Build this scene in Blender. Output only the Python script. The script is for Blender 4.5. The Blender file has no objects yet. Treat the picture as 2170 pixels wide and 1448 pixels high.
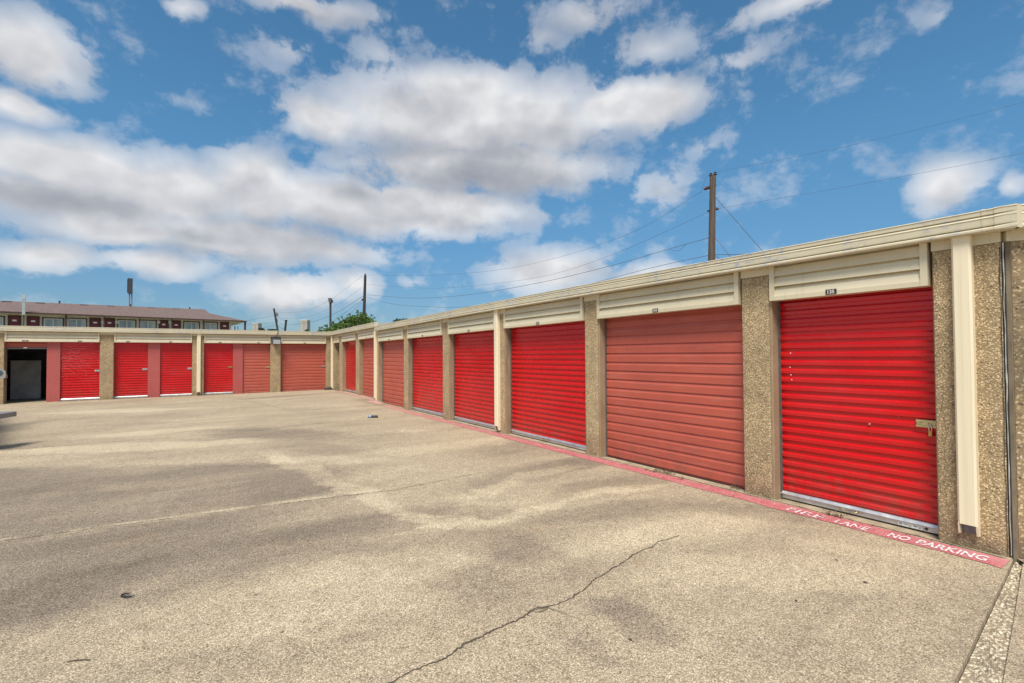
import bpy, bmesh, math, random
from mathutils import Vector, Matrix, noise as mnoise
R = math.radians
random.seed(7)
S = bpy.context.scene
C = S.collection

# ------------------------------------------------------------------ camera
PW, PH = 2170.0, 1448.0
F, PCX, PCY = 1019.67, 1085.0, 731.27
CAMZ = 1.55
AX = Vector((0.8323234, -0.5542575, -0.0060309))
AU = Vector((-0.0062996, -0.0203386, 0.9997733))
AF = Vector((0.5542545, 0.8320967, 0.0204199))
CAM = Vector((0, 0, CAMZ))
cd = bpy.data.cameras.new('camera'); cam = bpy.data.objects.new('camera', cd); C.objects.link(cam)
m3 = Matrix((AX, AU, -AF)).transposed()
cam.matrix_world = Matrix.Translation(CAM) @ m3.to_4x4()
cd.sensor_width = 36; cd.lens = F * 36 / PW; cd.shift_y = (PCY - PH / 2) / PW
cd.clip_start = 0.05; cd.clip_end = 5000
S.camera = cam

def ray(px, py): return AX * ((px - PCX) / F) + AU * ((PCY - py) / F) + AF
def onx(px, py, x): d = ray(px, py); return CAM + d * (x / d.x)
def ony(px, py, y): d = ray(px, py); return CAM + d * (y / d.y)
def onz(px, py, z=0.0): d = ray(px, py); return CAM + d * ((z - CAMZ) / d.z)
def dep(px, py, t): return CAM + ray(px, py) * t
def onplane(px, py, p, n):
    d = ray(px, py); return CAM + d * ((p - CAM).dot(n) / d.dot(n))
def lerp_tab(tab, u):
    if u <= tab[0][0]: return tab[0][1]
    for (a, va), (b, vb) in zip(tab, tab[1:]):
        if u <= b: return va + (vb - va) * (u - a) / (b - a)
    return tab[-1][1]
def sstep(a, b, x):
    t = min(1, max(0, (x - a) / (b - a))); return t * t * (3 - 2 * t)

# ------------------------------------------------------------------ objects
def tag(o, label=None, cat=None, group=None, kind=None):
    if label: o['label'] = label
    if cat: o['category'] = cat
    if group: o['group'] = group
    if kind: o['kind'] = kind
    return o
def empty(name, loc=(0, 0, 0)):
    o = bpy.data.objects.new(name, None); C.objects.link(o); o.location = loc
    o.empty_display_size = 0.2
    return o

class MB:
    def __init__(s): s.v = []; s.f = []; s.m = []; s.sm = []
    def add(s, vs, fs, mi=0, smooth=False):
        b = len(s.v); s.v += [tuple(p) for p in vs]
        for f in fs: s.f.append([i + b for i in f]); s.m.append(mi); s.sm.append(smooth)
    def box(s, fr, u0, u1, d0, d1, z0, z1, mi=0):
        """box in a frame fr(u, d, z) -> point"""
        g = lambda z, u, d: z(u) if callable(z) else z
        vs = []
        for zz in (z0, z1):
            for (u, d) in ((u0, d0), (u1, d0), (u1, d1), (u0, d1)):
                vs.append(fr(u, d, zz(u) if callable(zz) else zz))
        s.add(vs, [(0, 3, 2, 1), (4, 5, 6, 7), (0, 1, 5, 4), (1, 2, 6, 5), (2, 3, 7, 6), (3, 0, 4, 7)], mi)
    def bevbox(s, fr, u0, u1, d0, d1, z0, z1, b=0.01, mi=0):
        """box with its two outer vertical edges chamfered"""
        pts = [(u0, d0), (u1, d0), (u1, d1 - b), (u1 - b, d1), (u0 + b, d1), (u0, d1 - b)]
        n = len(pts); vs = []
        for zz in (z0, z1):
            for (u, d) in pts: vs.append(fr(u, d, zz(u) if callable(zz) else zz))
        fs = [tuple(range(n - 1, -1, -1)), tuple(range(n, 2 * n))]
        for i in range(n): j = (i + 1) % n; fs.append((i, j, j + n, i + n))
        s.add(vs, fs, mi)
    def sweep(s, fr, prof, us, mi=0, smooth=False, cap=True):
        """prof: (d, dz) polyline or loop extruded along the u stations; zf(u) added"""
        n = len(prof); vs = []
        for (u, zf) in us:
            for (d, z) in prof: vs.append(fr(u, d, z + zf))
        fs = []
        for k in range(len(us) - 1):
            for i in range(n - 1):
                fs.append((k * n + i, k * n + i + 1, (k + 1) * n + i + 1, (k + 1) * n + i))
        s.add(vs, fs, mi, smooth)
        if cap:
            s.add([vs[i] for i in range(n)], [tuple(range(n))], mi)
            s.add([vs[(len(us) - 1) * n + i] for i in range(n)], [tuple(range(n - 1, -1, -1))], mi)
    def tube(s, pts, r, n=8, mi=0, smooth=True, cap=True):
        pts = [Vector(p) for p in pts]
        rs = r if isinstance(r, (list, tuple)) else [r] * len(pts)
        vs = []; ref = None
        for i, p in enumerate(pts):
            t = (pts[min(i + 1, len(pts) - 1)] - pts[max(i - 1, 0)]).normalized()
            if ref is None: ref = Vector((0, 0, 1)) if abs(t.z) < .9 else Vector((1, 0, 0))
            a = t.cross(ref).normalized(); b = a.cross(t).normalized(); ref = b
            for k in range(n):
                w = 2 * math.pi * k / n
                vs.append(p + (a * math.cos(w) + b * math.sin(w)) * rs[i])
        fs = []
        for i in range(len(pts) - 1):
            for k in range(n):
                j = (k + 1) % n; fs.append((i * n + k, i * n + j, (i + 1) * n + j, (i + 1) * n + k))
        s.add(vs, fs, mi, smooth)
        if cap:
            s.add(vs[:n], [tuple(range(n))], mi); s.add(vs[-n:], [tuple(range(n - 1, -1, -1))], mi)
    def build(s, name, mats, parent=None, loc=None):
        me = bpy.data.meshes.new(name)
        off = Vector(loc) if loc is not None else (parent_world(parent) if parent else Vector((0, 0, 0)))
        me.from_pydata([Vector(p) - off for p in s.v], [], s.f)
        if not isinstance(mats, (list, tuple)): mats = [mats]
        for m in mats: me.materials.append(m)
        me.polygons.foreach_set('material_index', s.m)
        me.polygons.foreach_set('use_smooth', s.sm)
        me.update()
        bm = bmesh.new(); bm.from_mesh(me); bmesh.ops.recalc_face_normals(bm, faces=bm.faces); bm.to_mesh(me); bm.free()
        o = bpy.data.objects.new(name, me); C.objects.link(o)
        if parent: o.parent = parent
        elif loc is not None: o.location = loc
        return o
def parent_world(p):
    v = Vector((0, 0, 0))
    while p: v += p.location; p = p.parent
    return v
def bbox_loc(*pts): return Vector(pts[0])

_txt = {}
def text_polys(body, size, extr=0.0):
    """text as (verts2d, faces) centred on its own width, baseline at zero"""
    k = (body, size)
    if k in _txt: return _txt[k]
    cu = bpy.data.curves.new('lettering', 'FONT'); cu.body = body; cu.size = size; cu.resolution_u = 3; cu.offset = .018 * size
    o = bpy.data.objects.new('lettering', cu); C.objects.link(o)
    dg = bpy.context.evaluated_depsgraph_get(); dg.update()
    me = bpy.data.meshes.new_from_object(o.evaluated_get(dg))
    vs = [(v.co.x, v.co.y) for v in me.vertices]; fs = [tuple(p.vertices) for p in me.polygons]
    bpy.data.objects.remove(o); bpy.data.curves.remove(cu); bpy.data.meshes.remove(me)
    x0 = min(v[0] for v in vs); x1 = max(v[0] for v in vs)
    vs = [(x - (x0 + x1) / 2, y) for x, y in vs]
    _txt[k] = (vs, fs, x1 - x0)
    return _txt[k]

# ------------------------------------------------------------------ materials
class NT:
    def __init__(s, tree): s.t = tree; s.n = tree.nodes; s.l = tree.links
    def node(s, typ, ins=None, **kw):
        nd = s.n.new(typ)
        for k, v in kw.items(): setattr(nd, k, v)
        if ins:
            for k, v in ins.items(): s.put(nd.inputs[k], v)
        return nd
    def put(s, sock, v):
        if isinstance(v, bpy.types.NodeSocket): s.l.new(v, sock)
        elif isinstance(v, bpy.types.Node): s.l.new(v.outputs[0], sock)
        else:
            if sock.type == 'RGBA' and len(v) == 3: v = (*v, 1)
            sock.default_value = v
    def math(s, op, a, b=None, c=None, clamp=False):
        nd = s.node('ShaderNodeMath', operation=op, use_clamp=clamp)
        s.put(nd.inputs[0], a)
        if b is not None: s.put(nd.inputs[1], b)
        if c is not None: s.put(nd.inputs[2], c)
        return nd.outputs[0]
    def vmath(s, op, a, b=None, out=0):
        nd = s.node('ShaderNodeVectorMath', operation=op); s.put(nd.inputs[0], a)
        if b is not None: s.put(nd.inputs[3 if op == 'SCALE' else 1], b)
        return nd.outputs[out]
    def noise(s, vec, scale, detail=4, rough=.55, dist=0, out=0):
        nd = s.node('ShaderNodeTexNoise', {'Vector': vec, 'Scale': scale, 'Detail': detail, 'Roughness': rough, 'Distortion': dist})
        return nd.outputs[out]
    def vor(s, vec, scale, feature='F1', rnd=1.0):
        return s.node('ShaderNodeTexVoronoi', {'Vector': vec, 'Scale': scale, 'Randomness': rnd}, feature=feature)
    def mapr(s, v, a, b, c=0.0, d=1.0, smooth=False):
        nd = s.node('ShaderNodeMapRange', interpolation_type='SMOOTHSTEP' if smooth else 'LINEAR', clamp=True)
        for k, x in zip(('Value', 'From Min', 'From Max', 'To Min', 'To Max'), (v, a, b, c, d)): s.put(nd.inputs[k], x)
        return nd.outputs[0]
    def mix(s, f, a, b, mode='MIX'):
        nd = s.node('ShaderNodeMix', data_type='RGBA', blend_type=mode)
        s.put(nd.inputs[0], f); s.put(nd.inputs[6], a); s.put(nd.inputs[7], b); return nd.outputs[2]
    def ramp(s, f, stops, interp='LINEAR'):
        nd = s.node('ShaderNodeValToRGB'); s.put(nd.inputs[0], f); cr = nd.color_ramp; cr.interpolation = interp
        while len(cr.elements) < len(stops): cr.elements.new(0.5)
        for e, (p, c) in zip(cr.elements, stops): e.position = p; e.color = (*c, 1)
        return nd.outputs[0]
    def mapping(s, vec, loc=(0, 0, 0), rot=(0, 0, 0), scale=(1, 1, 1), typ='POINT'):
        nd = s.node('ShaderNodeMapping', {'Vector': vec, 'Location': loc, 'Rotation': rot, 'Scale': scale}, vector_type=typ); return nd.outputs[0]
    def bump(s, h, strength, dist, nrm=None):
        nd = s.node('ShaderNodeBump', {'Height': h, 'Strength': strength, 'Distance': dist})
        if nrm is not None: s.put(nd.inputs['Normal'], nrm)
        return nd.outputs[0]
def mat(name):
    m = bpy.data.materials.new(name); m.use_nodes = True
    t = NT(m.node_tree); b = t.n['Principled BSDF']
    t.pos = t.node('ShaderNodeNewGeometry').outputs['Position']
    return m, t, b
def setb(t, b, **kw):
    names = {'color': 'Base Color', 'rough': 'Roughness', 'metal': 'Metallic', 'normal': 'Normal', 'spec': 'Specular IOR Level', 'coat': 'Coat Weight', 'coatr': 'Coat Roughness', 'alpha': 'Alpha', 'trans': 'Transmission Weight', 'ior': 'IOR'}
    for k, v in kw.items(): t.put(b.inputs[names[k]], v)

def simple(name, col, rough=.5, metal=0., var=.15, scale=6, bump=0., spec=.5):
    m, t, b = mat(name)
    n = t.noise(t.pos, scale, 5, .6)
    f = t.mapr(n, .3, .7, 1 - var, 1 + var)
    c = t.vmath('SCALE', col, f)
    setb(t, b, color=c, rough=t.mapr(n, .3, .7, max(0, rough - .08), min(1, rough + .08)), metal=metal, spec=spec)
    if bump: setb(t, b, normal=t.bump(t.noise(t.pos, scale * 12, 3), bump, .01))
    return m

def cream_metal():
    m, t, b = mat('cream_painted_metal')
    base = (.70, .615, .435)
    n = t.noise(t.pos, 1.3, 5, .6)
    c = t.mix(t.mapr(n, .35, .7), base, (.62, .54, .37))
    st = t.noise(t.mapping(t.pos, scale=(14, 14, .8)), 1, 4, .6)          # vertical rain streaks
    c = t.mix(t.mapr(st, .58, .8, 0, .45), c, (.46, .39, .26))
    grime = t.noise(t.pos, 9, 6, .7)
    c = t.mix(t.mapr(grime, .62, .74, 0, .5), c, (.30, .25, .17))
    setb(t, b, color=c, rough=.48, normal=t.bump(t.noise(t.mapping(t.pos, scale=(1, 1, 9)), 3, 2), .08, .01))
    return m
def peeling_metal():
    """the fascia: the same cream paint flaking to a pale bluish primer"""
    m, t, b = mat('peeling_cream_paint')
    n = t.noise(t.pos, 1.3, 5, .6)
    c = t.mix(t.mapr(n, .35, .7), (.64, .57, .41), (.56, .49, .34))
    st = t.noise(t.mapping(t.pos, scale=(12, 12, 1)), 1, 4, .6)
    c = t.mix(t.mapr(st, .6, .8, 0, .4), c, (.36, .31, .21))
    ch = t.noise(t.mapping(t.pos, scale=(1, 1, 3)), 13, 7, .72, .6)
    where = t.noise(t.mapping(t.pos, scale=(1, 1, .4)), 1.9, 3, .5)
    k = t.math('MULTIPLY', t.mapr(ch, .54, .57), t.mapr(where, .46, .56))
    c = t.mix(k, c, (.37, .385, .44))
    dots = t.vor(t.pos, 5.5).outputs['Distance']
    c = t.mix(t.mapr(dots, .055, .045, 0, .7), c, (.26, .22, .18))
    setb(t, b, color=c, rough=.5, normal=t.bump(k, -.25, .004))
    return m
def pebble(name, scale=70, tone=1.0, dark=.0):
    m, t, b = mat(name)
    v = t.vor(t.pos, scale); d = v.outputs['Distance']
    w = t.vmath('ADD', t.pos, t.vmath('SCALE', t.noise(t.pos, 30, 2, out=1), .02))
    v = t.vor(w, scale); d = v.outputs['Distance']; hue = t.node('ShaderNodeSeparateColor', {0: v.outputs['Color']})
    c = t.ramp(hue.outputs[0], [(0, (.20, .145, .08)), (.16, (.48, .37, .21)), (.5, (.62, .495, .305)), (.75, (.70, .575, .375)), (.88, (.52, .35, .18)), (1, (.82, .73, .56))])
    mortar = t.mix(t.noise(t.pos, 14, 3), (.20, .15, .085), (.43, .34, .205))
    cover = t.mapr(hue.outputs[1], .80, .82)                                    # some gaps show only mortar
    f = t.math('MAXIMUM', t.mapr(d, .37, .52), cover)
    c = t.mix(f, c, mortar)
    pit = t.math('MULTIPLY', t.mapr(t.vor(t.pos, scale * .5).outputs['Distance'], .27, .15), t.mapr(t.noise(t.pos, 10, 3), .36, .52))
    c = t.mix(t.math('MULTIPLY', pit, .85), c, (.07, .05, .03))
    big = t.noise(t.pos, 2.2, 5, .65)
    c = t.mix(1.0, c, (1.06, .985, .925), 'MULTIPLY'); c = t.vmath('SCALE', c, t.mapr(big, .3, .7, .84 * tone, 1.24 * tone))
    c = t.mix(t.mapr(t.noise(t.mapping(t.pos, scale=(6, 6, .6)), 1, 4, .6), .56, .74, 0, .35), c, (.17, .13, .085))
    z = t.node('ShaderNodeSeparateXYZ', {0: t.pos}).outputs[2]
    damp = t.math('MULTIPLY', t.mapr(z, .35, .0), t.mapr(t.noise(t.pos, 4, 4), .38, .62))     # splash dirt at the foot
    c = t.mix(t.math('MULTIPLY', damp, .6), c, (.10, .08, .055))
    if dark:
        c = t.mix(t.mapr(t.noise(t.mapping(t.pos, scale=(1, 1, .35)), 3.2, 5, .65), .46, .62, 0, dark), c, (.085, .068, .045))
    h = t.math('SUBTRACT', t.mapr(d, .0, .6, 1, 0), t.math('MULTIPLY', pit, .6))
    setb(t, b, color=c, rough=.85, normal=t.bump(h, .45, .008))
    return m
def jamb_mat():
    m, t, b = mat('smooth_concrete_jamb')
    n = t.noise(t.pos, 3, 6, .65); st = t.noise(t.mapping(t.pos, scale=(9, 9, .9)), 1, 5, .65)
    c = t.mix(t.mapr(n, .35, .65), (.36, .265, .165), (.29, .205, .12))
    c = t.mix(t.mapr(st, .55, .72, 0, .75), c, (.13, .092, .055))
    c = t.mix(t.mapr(t.vor(t.pos, 30).outputs['Distance'], .12, .05, 0, .6), c, (.10, .075, .05))
    setb(t, b, color=c, rough=.9, normal=t.bump(t.noise(t.pos, 40, 4), .3, .01))
    return m
def red_door():
    m, t, b = mat('glossy_red_door_paint')
    n = t.noise(t.mapping(t.pos, scale=(1, 1, .6)), .9, 3, .5)
    c = t.mix(t.mapr(n, .35, .65), (.60, .005, .008), (.52, .004, .007))
    sp = t.vor(t.pos, 9).outputs['Distance']
    c = t.mix(t.mapr(sp, .03, .018, 0, .7), c, (.72, .50, .42))
    z = t.node('ShaderNodeSeparateXYZ', {0: t.pos}).outputs[2]
    fade = t.noise(t.mapping(t.pos, scale=(.7, .7, 1.5)), 1.6, 4, .6)
    c = t.mix(t.mapr(fade, .50, .74, 0, .2), c, (.58, .07, .07))
    grime = t.math('MULTIPLY', t.mapr(z, .55, .08), t.mapr(t.noise(t.mapping(t.pos, scale=(1, 1, .5)), 7, 5, .7), .42, .66))
    c = t.mix(t.math('MULTIPLY', grime, .55), c, (.20, .09, .065))
    streak = t.noise(t.mapping(t.pos, scale=(13, 13, .5)), 1, 5, .65)
    c = t.mix(t.mapr(streak, .60, .76, 0, .35), c, (.34, .02, .022))
    setb(t, b, color=c, rough=t.mapr(fade, .35, .7, .22, .34), spec=.45, coat=.2, coatr=.2)
    return m
def faded_door(name='faded_clay_door_paint', a=(.50, .104, .066), bb=(.42, .088, .058)):
    m, t, b = mat(name)
    n = t.noise(t.mapping(t.pos, scale=(1, 1, 1.6)), 1.6, 6, .65)
    c = t.mix(t.mapr(n, .32, .68), a, bb)
    ch = t.noise(t.mapping(t.pos, scale=(.7, .7, 6)), 2.4, 5, .6)
    c = t.mix(t.mapr(ch, .55, .75, 0, .4), c, (.52, .19, .15))
    st = t.noise(t.mapping(t.pos, scale=(16, 16, .7)), 1, 4, .6)
    c = t.mix(t.mapr(st, .62, .78, 0, .35), c, (.24, .075, .06))
    sp = t.vor(t.pos, 7).outputs['Distance']
    c = t.mix(t.mapr(sp, .022, .012, 0, .9), c, (.62, .52, .44))
    z = t.node('ShaderNodeSeparateXYZ', {0: t.pos}).outputs[2]
    grime = t.math('MULTIPLY', t.mapr(z, .5, .05), t.mapr(t.noise(t.mapping(t.pos, scale=(1, 1, .5)), 6, 5, .7), .40, .64))
    c = t.mix(t.math('MULTIPLY', grime, .55), c, (.22, .085, .06))
    setb(t, b, color=c, rough=.5, spec=.45)
    return m
def wood_mat(name, a, bcol):
    m, t, b = mat(name)
    n = t.noise(t.mapping(t.pos, scale=(22, 22, .7)), 1, 6, .7)
    c = t.mix(t.mapr(n, .35, .65), a, bcol)
    setb(t, b, color=c, rough=.9, normal=t.bump(n, .5, .02))
    return m
def pipe_paint():
    m, t, b = mat('cream_downpipe_paint')
    n = t.noise(t.mapping(t.pos, scale=(30, 30, .6)), 1, 5, .6)
    c = t.mix(t.mapr(n, .4, .7), (.86, .745, .53), (.75, .64, .44))
    c = t.mix(t.mapr(t.vor(t.pos, 6).outputs['Distance'], .03, .02, 0, .8), c, (.25, .2, .14))
    c = t.mix(t.mapr(t.noise(t.pos, 3, 6, .7), .6, .75, 0, .35), c, (.45, .36, .23))
    setb(t, b, color=c, rough=.5)
    return m

M = {}
M['cream'] = cream_metal(); M['fascia'] = peeling_metal()
M['pipe'] = pipe_paint()
M['pebble'] = pebble('pebble_dash'); M['pebble_big'] = pebble('coarse_pebble_dash', 44, .80, .55)
M['jamb'] = jamb_mat(); M['red'] = red_door(); M['clay'] = faded_door()
M['panel'] = faded_door('dusty_rose_panel_paint', (.47, .105, .092), (.42, .09, .08))
M['alu'] = simple('brushed_aluminium', (.62, .62, .63), .38, .75, .12, 8)
M['zinc'] = simple('zinc_plated_steel', (.62, .51, .28), .35, .8, .2, 40)
M['brass'] = simple('brass', (.55, .36, .13), .35, .9, .15, 60)
M['guide'] = simple('dull_steel_guide', (.20, .19, .18), .5, .6, .2, 12)
M['chrome'] = simple('polished_steel', (.75, .75, .76), .16, .95, .05, 30)
M['rubber'] = simple('black_rubber', (.022, .02, .02), .75, 0, .3, 20)
M['black'] = simple('dark_plastic', (.03, .03, .035), .45, 0, .2, 20)
M['plate'] = simple('brown_number_plate', (.055, .032, .026), .5, 0, .2, 30)
M['white'] = simple('white_lettering', (.80, .79, .76), .55, 0, .06, 30)
M['sticker'] = simple('white_sticker', (.72, .73, .70), .5, 0, .08, 60)
M['stickerink'] = simple('sticker_print', (.30, .31, .31), .6, 0, .2, 60)
M['roof'] = simple('grey_roofing', (.40, .40, .39), .8, 0, .2, 2)
M['block'] = simple('interior_block_wall', (.20, .19, .175), .9, 0, .25, 3)
M['corr'] = simple('galvanised_partition', (.16, .16, .15), .5, .35, .2, 4)
M['caulk'] = simple('pale_joint_sealant', (.47, .46, .44), .85, 0, .35, 9)
M['stain'] = simple('stained_joint_concrete', (.17, .135, .09), .9, 0, .35, 5)
M['chalk'] = simple('chalky_pink_scuff', (.60, .22, .20), .7, 0, .1, 20)
M['sill'] = simple('threshold_concrete', (.36, .285, .19), .9, 0, .3, 7, .4)
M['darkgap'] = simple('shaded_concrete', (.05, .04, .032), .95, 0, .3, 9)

# ------------------------------------------------------------------ ground
def gz(x, y):
    z = .055 * sstep(13, 20, y)
    z += .06 * sstep(14.6, 16.2, y) * sstep(1.5, 5, x) * (1 - .6 * sstep(18, 22, y))
    return z

def pavement_mat():
    m, t, b = mat('exposed_aggregate_concrete')
    xy = t.vmath('MULTIPLY', t.pos, (1, 1, 0))
    wn = t.noise(xy, .9, 4, .6, out=1)
    wv = t.vmath('ADD', xy, t.vmath('SCALE', t.vmath('SUBTRACT', wn, (.5, .5, .5)), .85))
    wv = t.vmath('MULTIPLY', wv, (1, 1, 0))
    wn2 = t.noise(xy, 4.5, 4, .65, out=1)
    wv = t.vmath('ADD', wv, t.vmath('SCALE', t.vmath('SUBTRACT', wn2, (.5, .5, .5)), .32))
    wv = t.vmath('MULTIPLY', wv, (1, 1, 0))
    val = t.mapr(t.noise(xy, .55, 5, .6), .3, .7, -.10, .10)
    def blob(px0, py0, px1, py1, wid, soft=0.0):
        """wear or stain stretched between two points of the yard, half-width wid metres"""
        a = onz(px0, py0); c = onz(px1, py1); mid = (a + c) / 2; L = (c - a).length / 2 + wid
        ang = math.atan2(c.y - a.y, c.x - a.x)
        q = t.node('ShaderNodeVectorMath', {0: val, 1: (1e-9, 1e-9, 1e-9), 2: wv}, operation='MULTIPLY_ADD').outputs[0]
        p = t.mapping(q, (mid.x, mid.y, 0), (0, 0, ang), (L, wid, 1), 'TEXTURE')
        ln = t.vmath('LENGTH', p, out=1)
        return t.mapr(ln, 1.05, .5 - soft, 0, 1, True)
    val = t.math('ADD', val, t.mapr(t.noise(t.mapping(xy, rot=(0, 0, .25), scale=(.5, 2.0, 1)), .8, 5, .62), .3, .7, -.10, .10))
    D = [  # dark (negative) and light (positive): x0 y0 x1 y1 width amount
        (0, 1280, 220, 1230, .45, -.24), (-60, 1060, 200, 1050, .5, -.12), (560, 1140, 930, 1085, .4, -.16), (720, 1180, 950, 1150, .35, -.16), (560, 1060, 700, 1030, .3, -.08),
        (480, 915, 690, 925, .8, -.34), (560, 935, 760, 965, .5, -.14),
        (940, 1080, 1060, 1090, .28, -.24), (990, 1030, 1300, 965, .45, -.24), (1150, 1050, 1480, 1000, .32, -.22),
        (1000, 1130, 1150, 1180, .3, -.20), (1100, 1100, 1480, 1060, .35, -.20), (1480, 1080, 1640, 1090, .35, -.24),
        (1240, 1260, 1440, 1330, .16, -.26), (880, 1180, 1080, 1250, .25, -.14), (1180, 1340, 1300, 1400, .12, -.18),
        (200, 1420, 700, 1400, .2, -.10), (980, 965, 1200, 930, .45, -.12), (20, 870, 330, 850, .6, -.16), (500, 850, 700, 838, .5, -.22), (750, 850, 830, 862, .3, -.2),
        (0, 960, 560, 935, .55, .30), (200, 925, 460, 905, .5, .22), (560, 975, 840, 975, .35, .16),
        (560, 960, 700, 1020, .22, .26), (700, 1020, 860, 1085, .18, .26), (860, 1085, 960, 1120, .15, .22), (960, 1118, 1180, 1060, .2, .30), (1180, 1060, 1400, 1030, .16, .26),
        (960, 1055, 1100, 1020, .22, .26), (1080, 1020, 1220, 985, .2, .20), (800, 960, 1100, 930, .5, .16), (840, 915, 900, 912, .22, .2),
        (600, 1240, 1000, 1160, .35, .20), (520, 1320, 900, 1260, .3, .16), (1180, 1180, 1600, 1100, .35, .18), (1400, 1220, 1900, 1220, .35, .18), (1700, 1150, 1950, 1190, .25, .14),
        (80, 880, 420, 868, .6, .20), (1340, 990, 1440, 1020, .12, .2)]
    for (a, b_, c, d, w, amt) in D:
        val = t.math('ADD', val, t.math('MULTIPLY', blob(a, b_, c, d, w), amt * (.68 if amt < 0 else .95)))
    # two poured bays that weathered darker, with their own edges
    swp = t.node('ShaderNodeSeparateXYZ', {0: t.vmath('ADD', xy, t.vmath('MULTIPLY', t.vmath('SUBTRACT', wn2, (.5, .5, .5)), (.5, .5, 0)))})
    wx, wy = swp.outputs[0], swp.outputs[1]
    def below(e0, e1, v): return t.mapr(v, e0, e1, 0, 1, True)
    edge = t.math('SUBTRACT', t.math('SUBTRACT', 9.75, t.math('MULTIPLY', t.math('ADD', wx, 2.25), .565)), wy)
    sh1 = t.math('MULTIPLY', t.math('MULTIPLY', below(-.05, .30, edge), below(5.60, 5.76, wy)), below(1.95, 1.25, wx))
    sh2 = t.math('MULTIPLY', t.math('MULTIPLY', below(5.72, 5.60, wy), below(3.55, 4.5, wy)), below(1.9, .1, wx))
    val = t.math('ADD', val, t.math('MULTIPLY', sh1, -.22)); val = t.math('ADD', val, t.math('MULTIPLY', sh2, -.26))
    # pale leaching beside the sawn joint
    jy = onz(560, 1072).y
    s = t.node('ShaderNodeSeparateXYZ', {0: wv}); sp = t.node('ShaderNodeSeparateXYZ', {0: xy})
    dj = t.math('ABSOLUTE', t.math('SUBTRACT', sp.outputs[1], t.math('SUBTRACT', 5.70, t.math('MULTIPLY', sp.outputs[0], .10))))
    lea = t.math('MULTIPLY', t.mapr(dj, .08, .02, 0, 1, True), t.mapr(t.noise(xy, 2.5, 4), .32, .55))
    lea = t.math('MULTIPLY', lea, t.mapr(sp.outputs[0], 2.2, 1.2))
    val = t.math('ADD', val, t.math('MULTIPLY', lea, .30))
    c = t.ramp(t.mapr(val, -.55, .55), [(0, (.185, .150, .117)), (.28, (.315, .258, .195)), (.5, (.50, .415, .298)), (.75, (.65, .55, .392)), (1, (.765, .66, .485))])
    rust = t.math('MULTIPLY', t.mapr(t.noise(xy, 1.3, 5, .6), .56, .72), .25)
    c = t.mix(rust, c, (.46, .33, .21))
    # aggregate
    v1 = t.vor(xy, 125); g1 = t.node('ShaderNodeSeparateColor', {0: v1.outputs['Color']})
    v2 = t.vor(xy, 300); g2 = t.node('ShaderNodeSeparateColor', {0: v2.outputs['Color']})
    st = t.ramp(g1.outputs[0], [(0, (.30, .27, .24)), (.10, (.62, .58, .54)), (.3, (.95, .93, .90)), (.75, (1.10, 1.09, 1.06)), (1, (1.45, 1.43, 1.38))])
    gap = t.mapr(v1.outputs['Distance'], .42, .60)
    st = t.mix(t.math('MULTIPLY', gap, .75), st, (.50, .46, .41))
    fine = t.mapr(g2.outputs[1], 0, 1, .72, 1.28)
    dist = t.vmath('LENGTH', t.vmath('SUBTRACT', t.pos, tuple(CAM)), out=1)
    c = t.mix(1.0, c, st, 'MULTIPLY')
    c = t.vmath('SCALE', c, fine)
    tuft = t.noise(xy, 45, 5, .8)
    c = t.vmath('SCALE', c, t.mapr(tuft, .3, .7, .80, 1.20))
    med = t.noise(xy, 9, 5, .7)
    c = t.vmath('SCALE', c, t.mapr(med, .32, .68, .88, 1.12))
    pits = t.mapr(t.vor(xy, 3.1).outputs['Distance'], .045, .02, 0, .8)
    c = t.mix(pits, c, (.07, .055, .04))
    spk = t.mapr(t.vor(xy, 62).outputs['Distance'], .22, .12)
    spk = t.math('MULTIPLY', spk, t.mapr(t.noise(xy, 7, 3), .40, .58))
    c = t.mix(t.math('MULTIPLY', spk, .72), c, (.085, .065, .045))
    h = t.math('ADD', t.mapr(v1.outputs['Distance'], 0, .6, 1, 0), t.math('MULTIPLY', tuft, .8))
    setb(t, b, color=c, rough=.88, spec=.3, normal=t.bump(h, .5, .008))
    return m
M['pave'] = pavement_mat()
def rubble_mat():
    m, t, b = mat('broken_concrete')
    v = t.vor(t.mapping(t.pos, scale=(1, 1.4, .6)), 48); g = t.node('ShaderNodeSeparateColor', {0: v.outputs['Color']})
    c = t.ramp(g.outputs[0], [(0, (.42, .34, .235)), (.4, (.60, .51, .36)), (.8, (.72, .63, .46)), (1, (.82, .76, .62))])
    c = t.mix(t.mapr(v.outputs['Distance'], .35, .6), c, (.27, .215, .145))
    c = t.vmath('SCALE', c, t.mapr(t.noise(t.pos, 5, 5, .7), .3, .7, .75, 1.2))
    setb(t, b, color=c, rough=.92, normal=t.bump(t.mapr(v.outputs['Distance'], 0, .6, 1, 0), .5, .012))
    return m
M['rubble'] = rubble_mat()
def dirt_mat():
    m, t, b = mat('dry_grass_land')
    c = t.mix(t.mapr(t.noise(t.pos, .15, 6, .6), .4, .6), (.16, .15, .07), (.22, .18, .12))
    c = t.vmath('SCALE', c, t.mapr(t.noise(t.pos, 6, 5, .7), .3, .7, .7, 1.3))
    setb(t, b, color=c, rough=.95); return m
M['land'] = dirt_mat()

g = MB(); g.add([(-2500, -2500, -.16), (2500, -2500, -.16), (2500, 2500, -.16), (-2500, 2500, -.16)], [(0, 1, 2, 3)])
tag(g.build('ground', M['land']), kind='structure')

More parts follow.
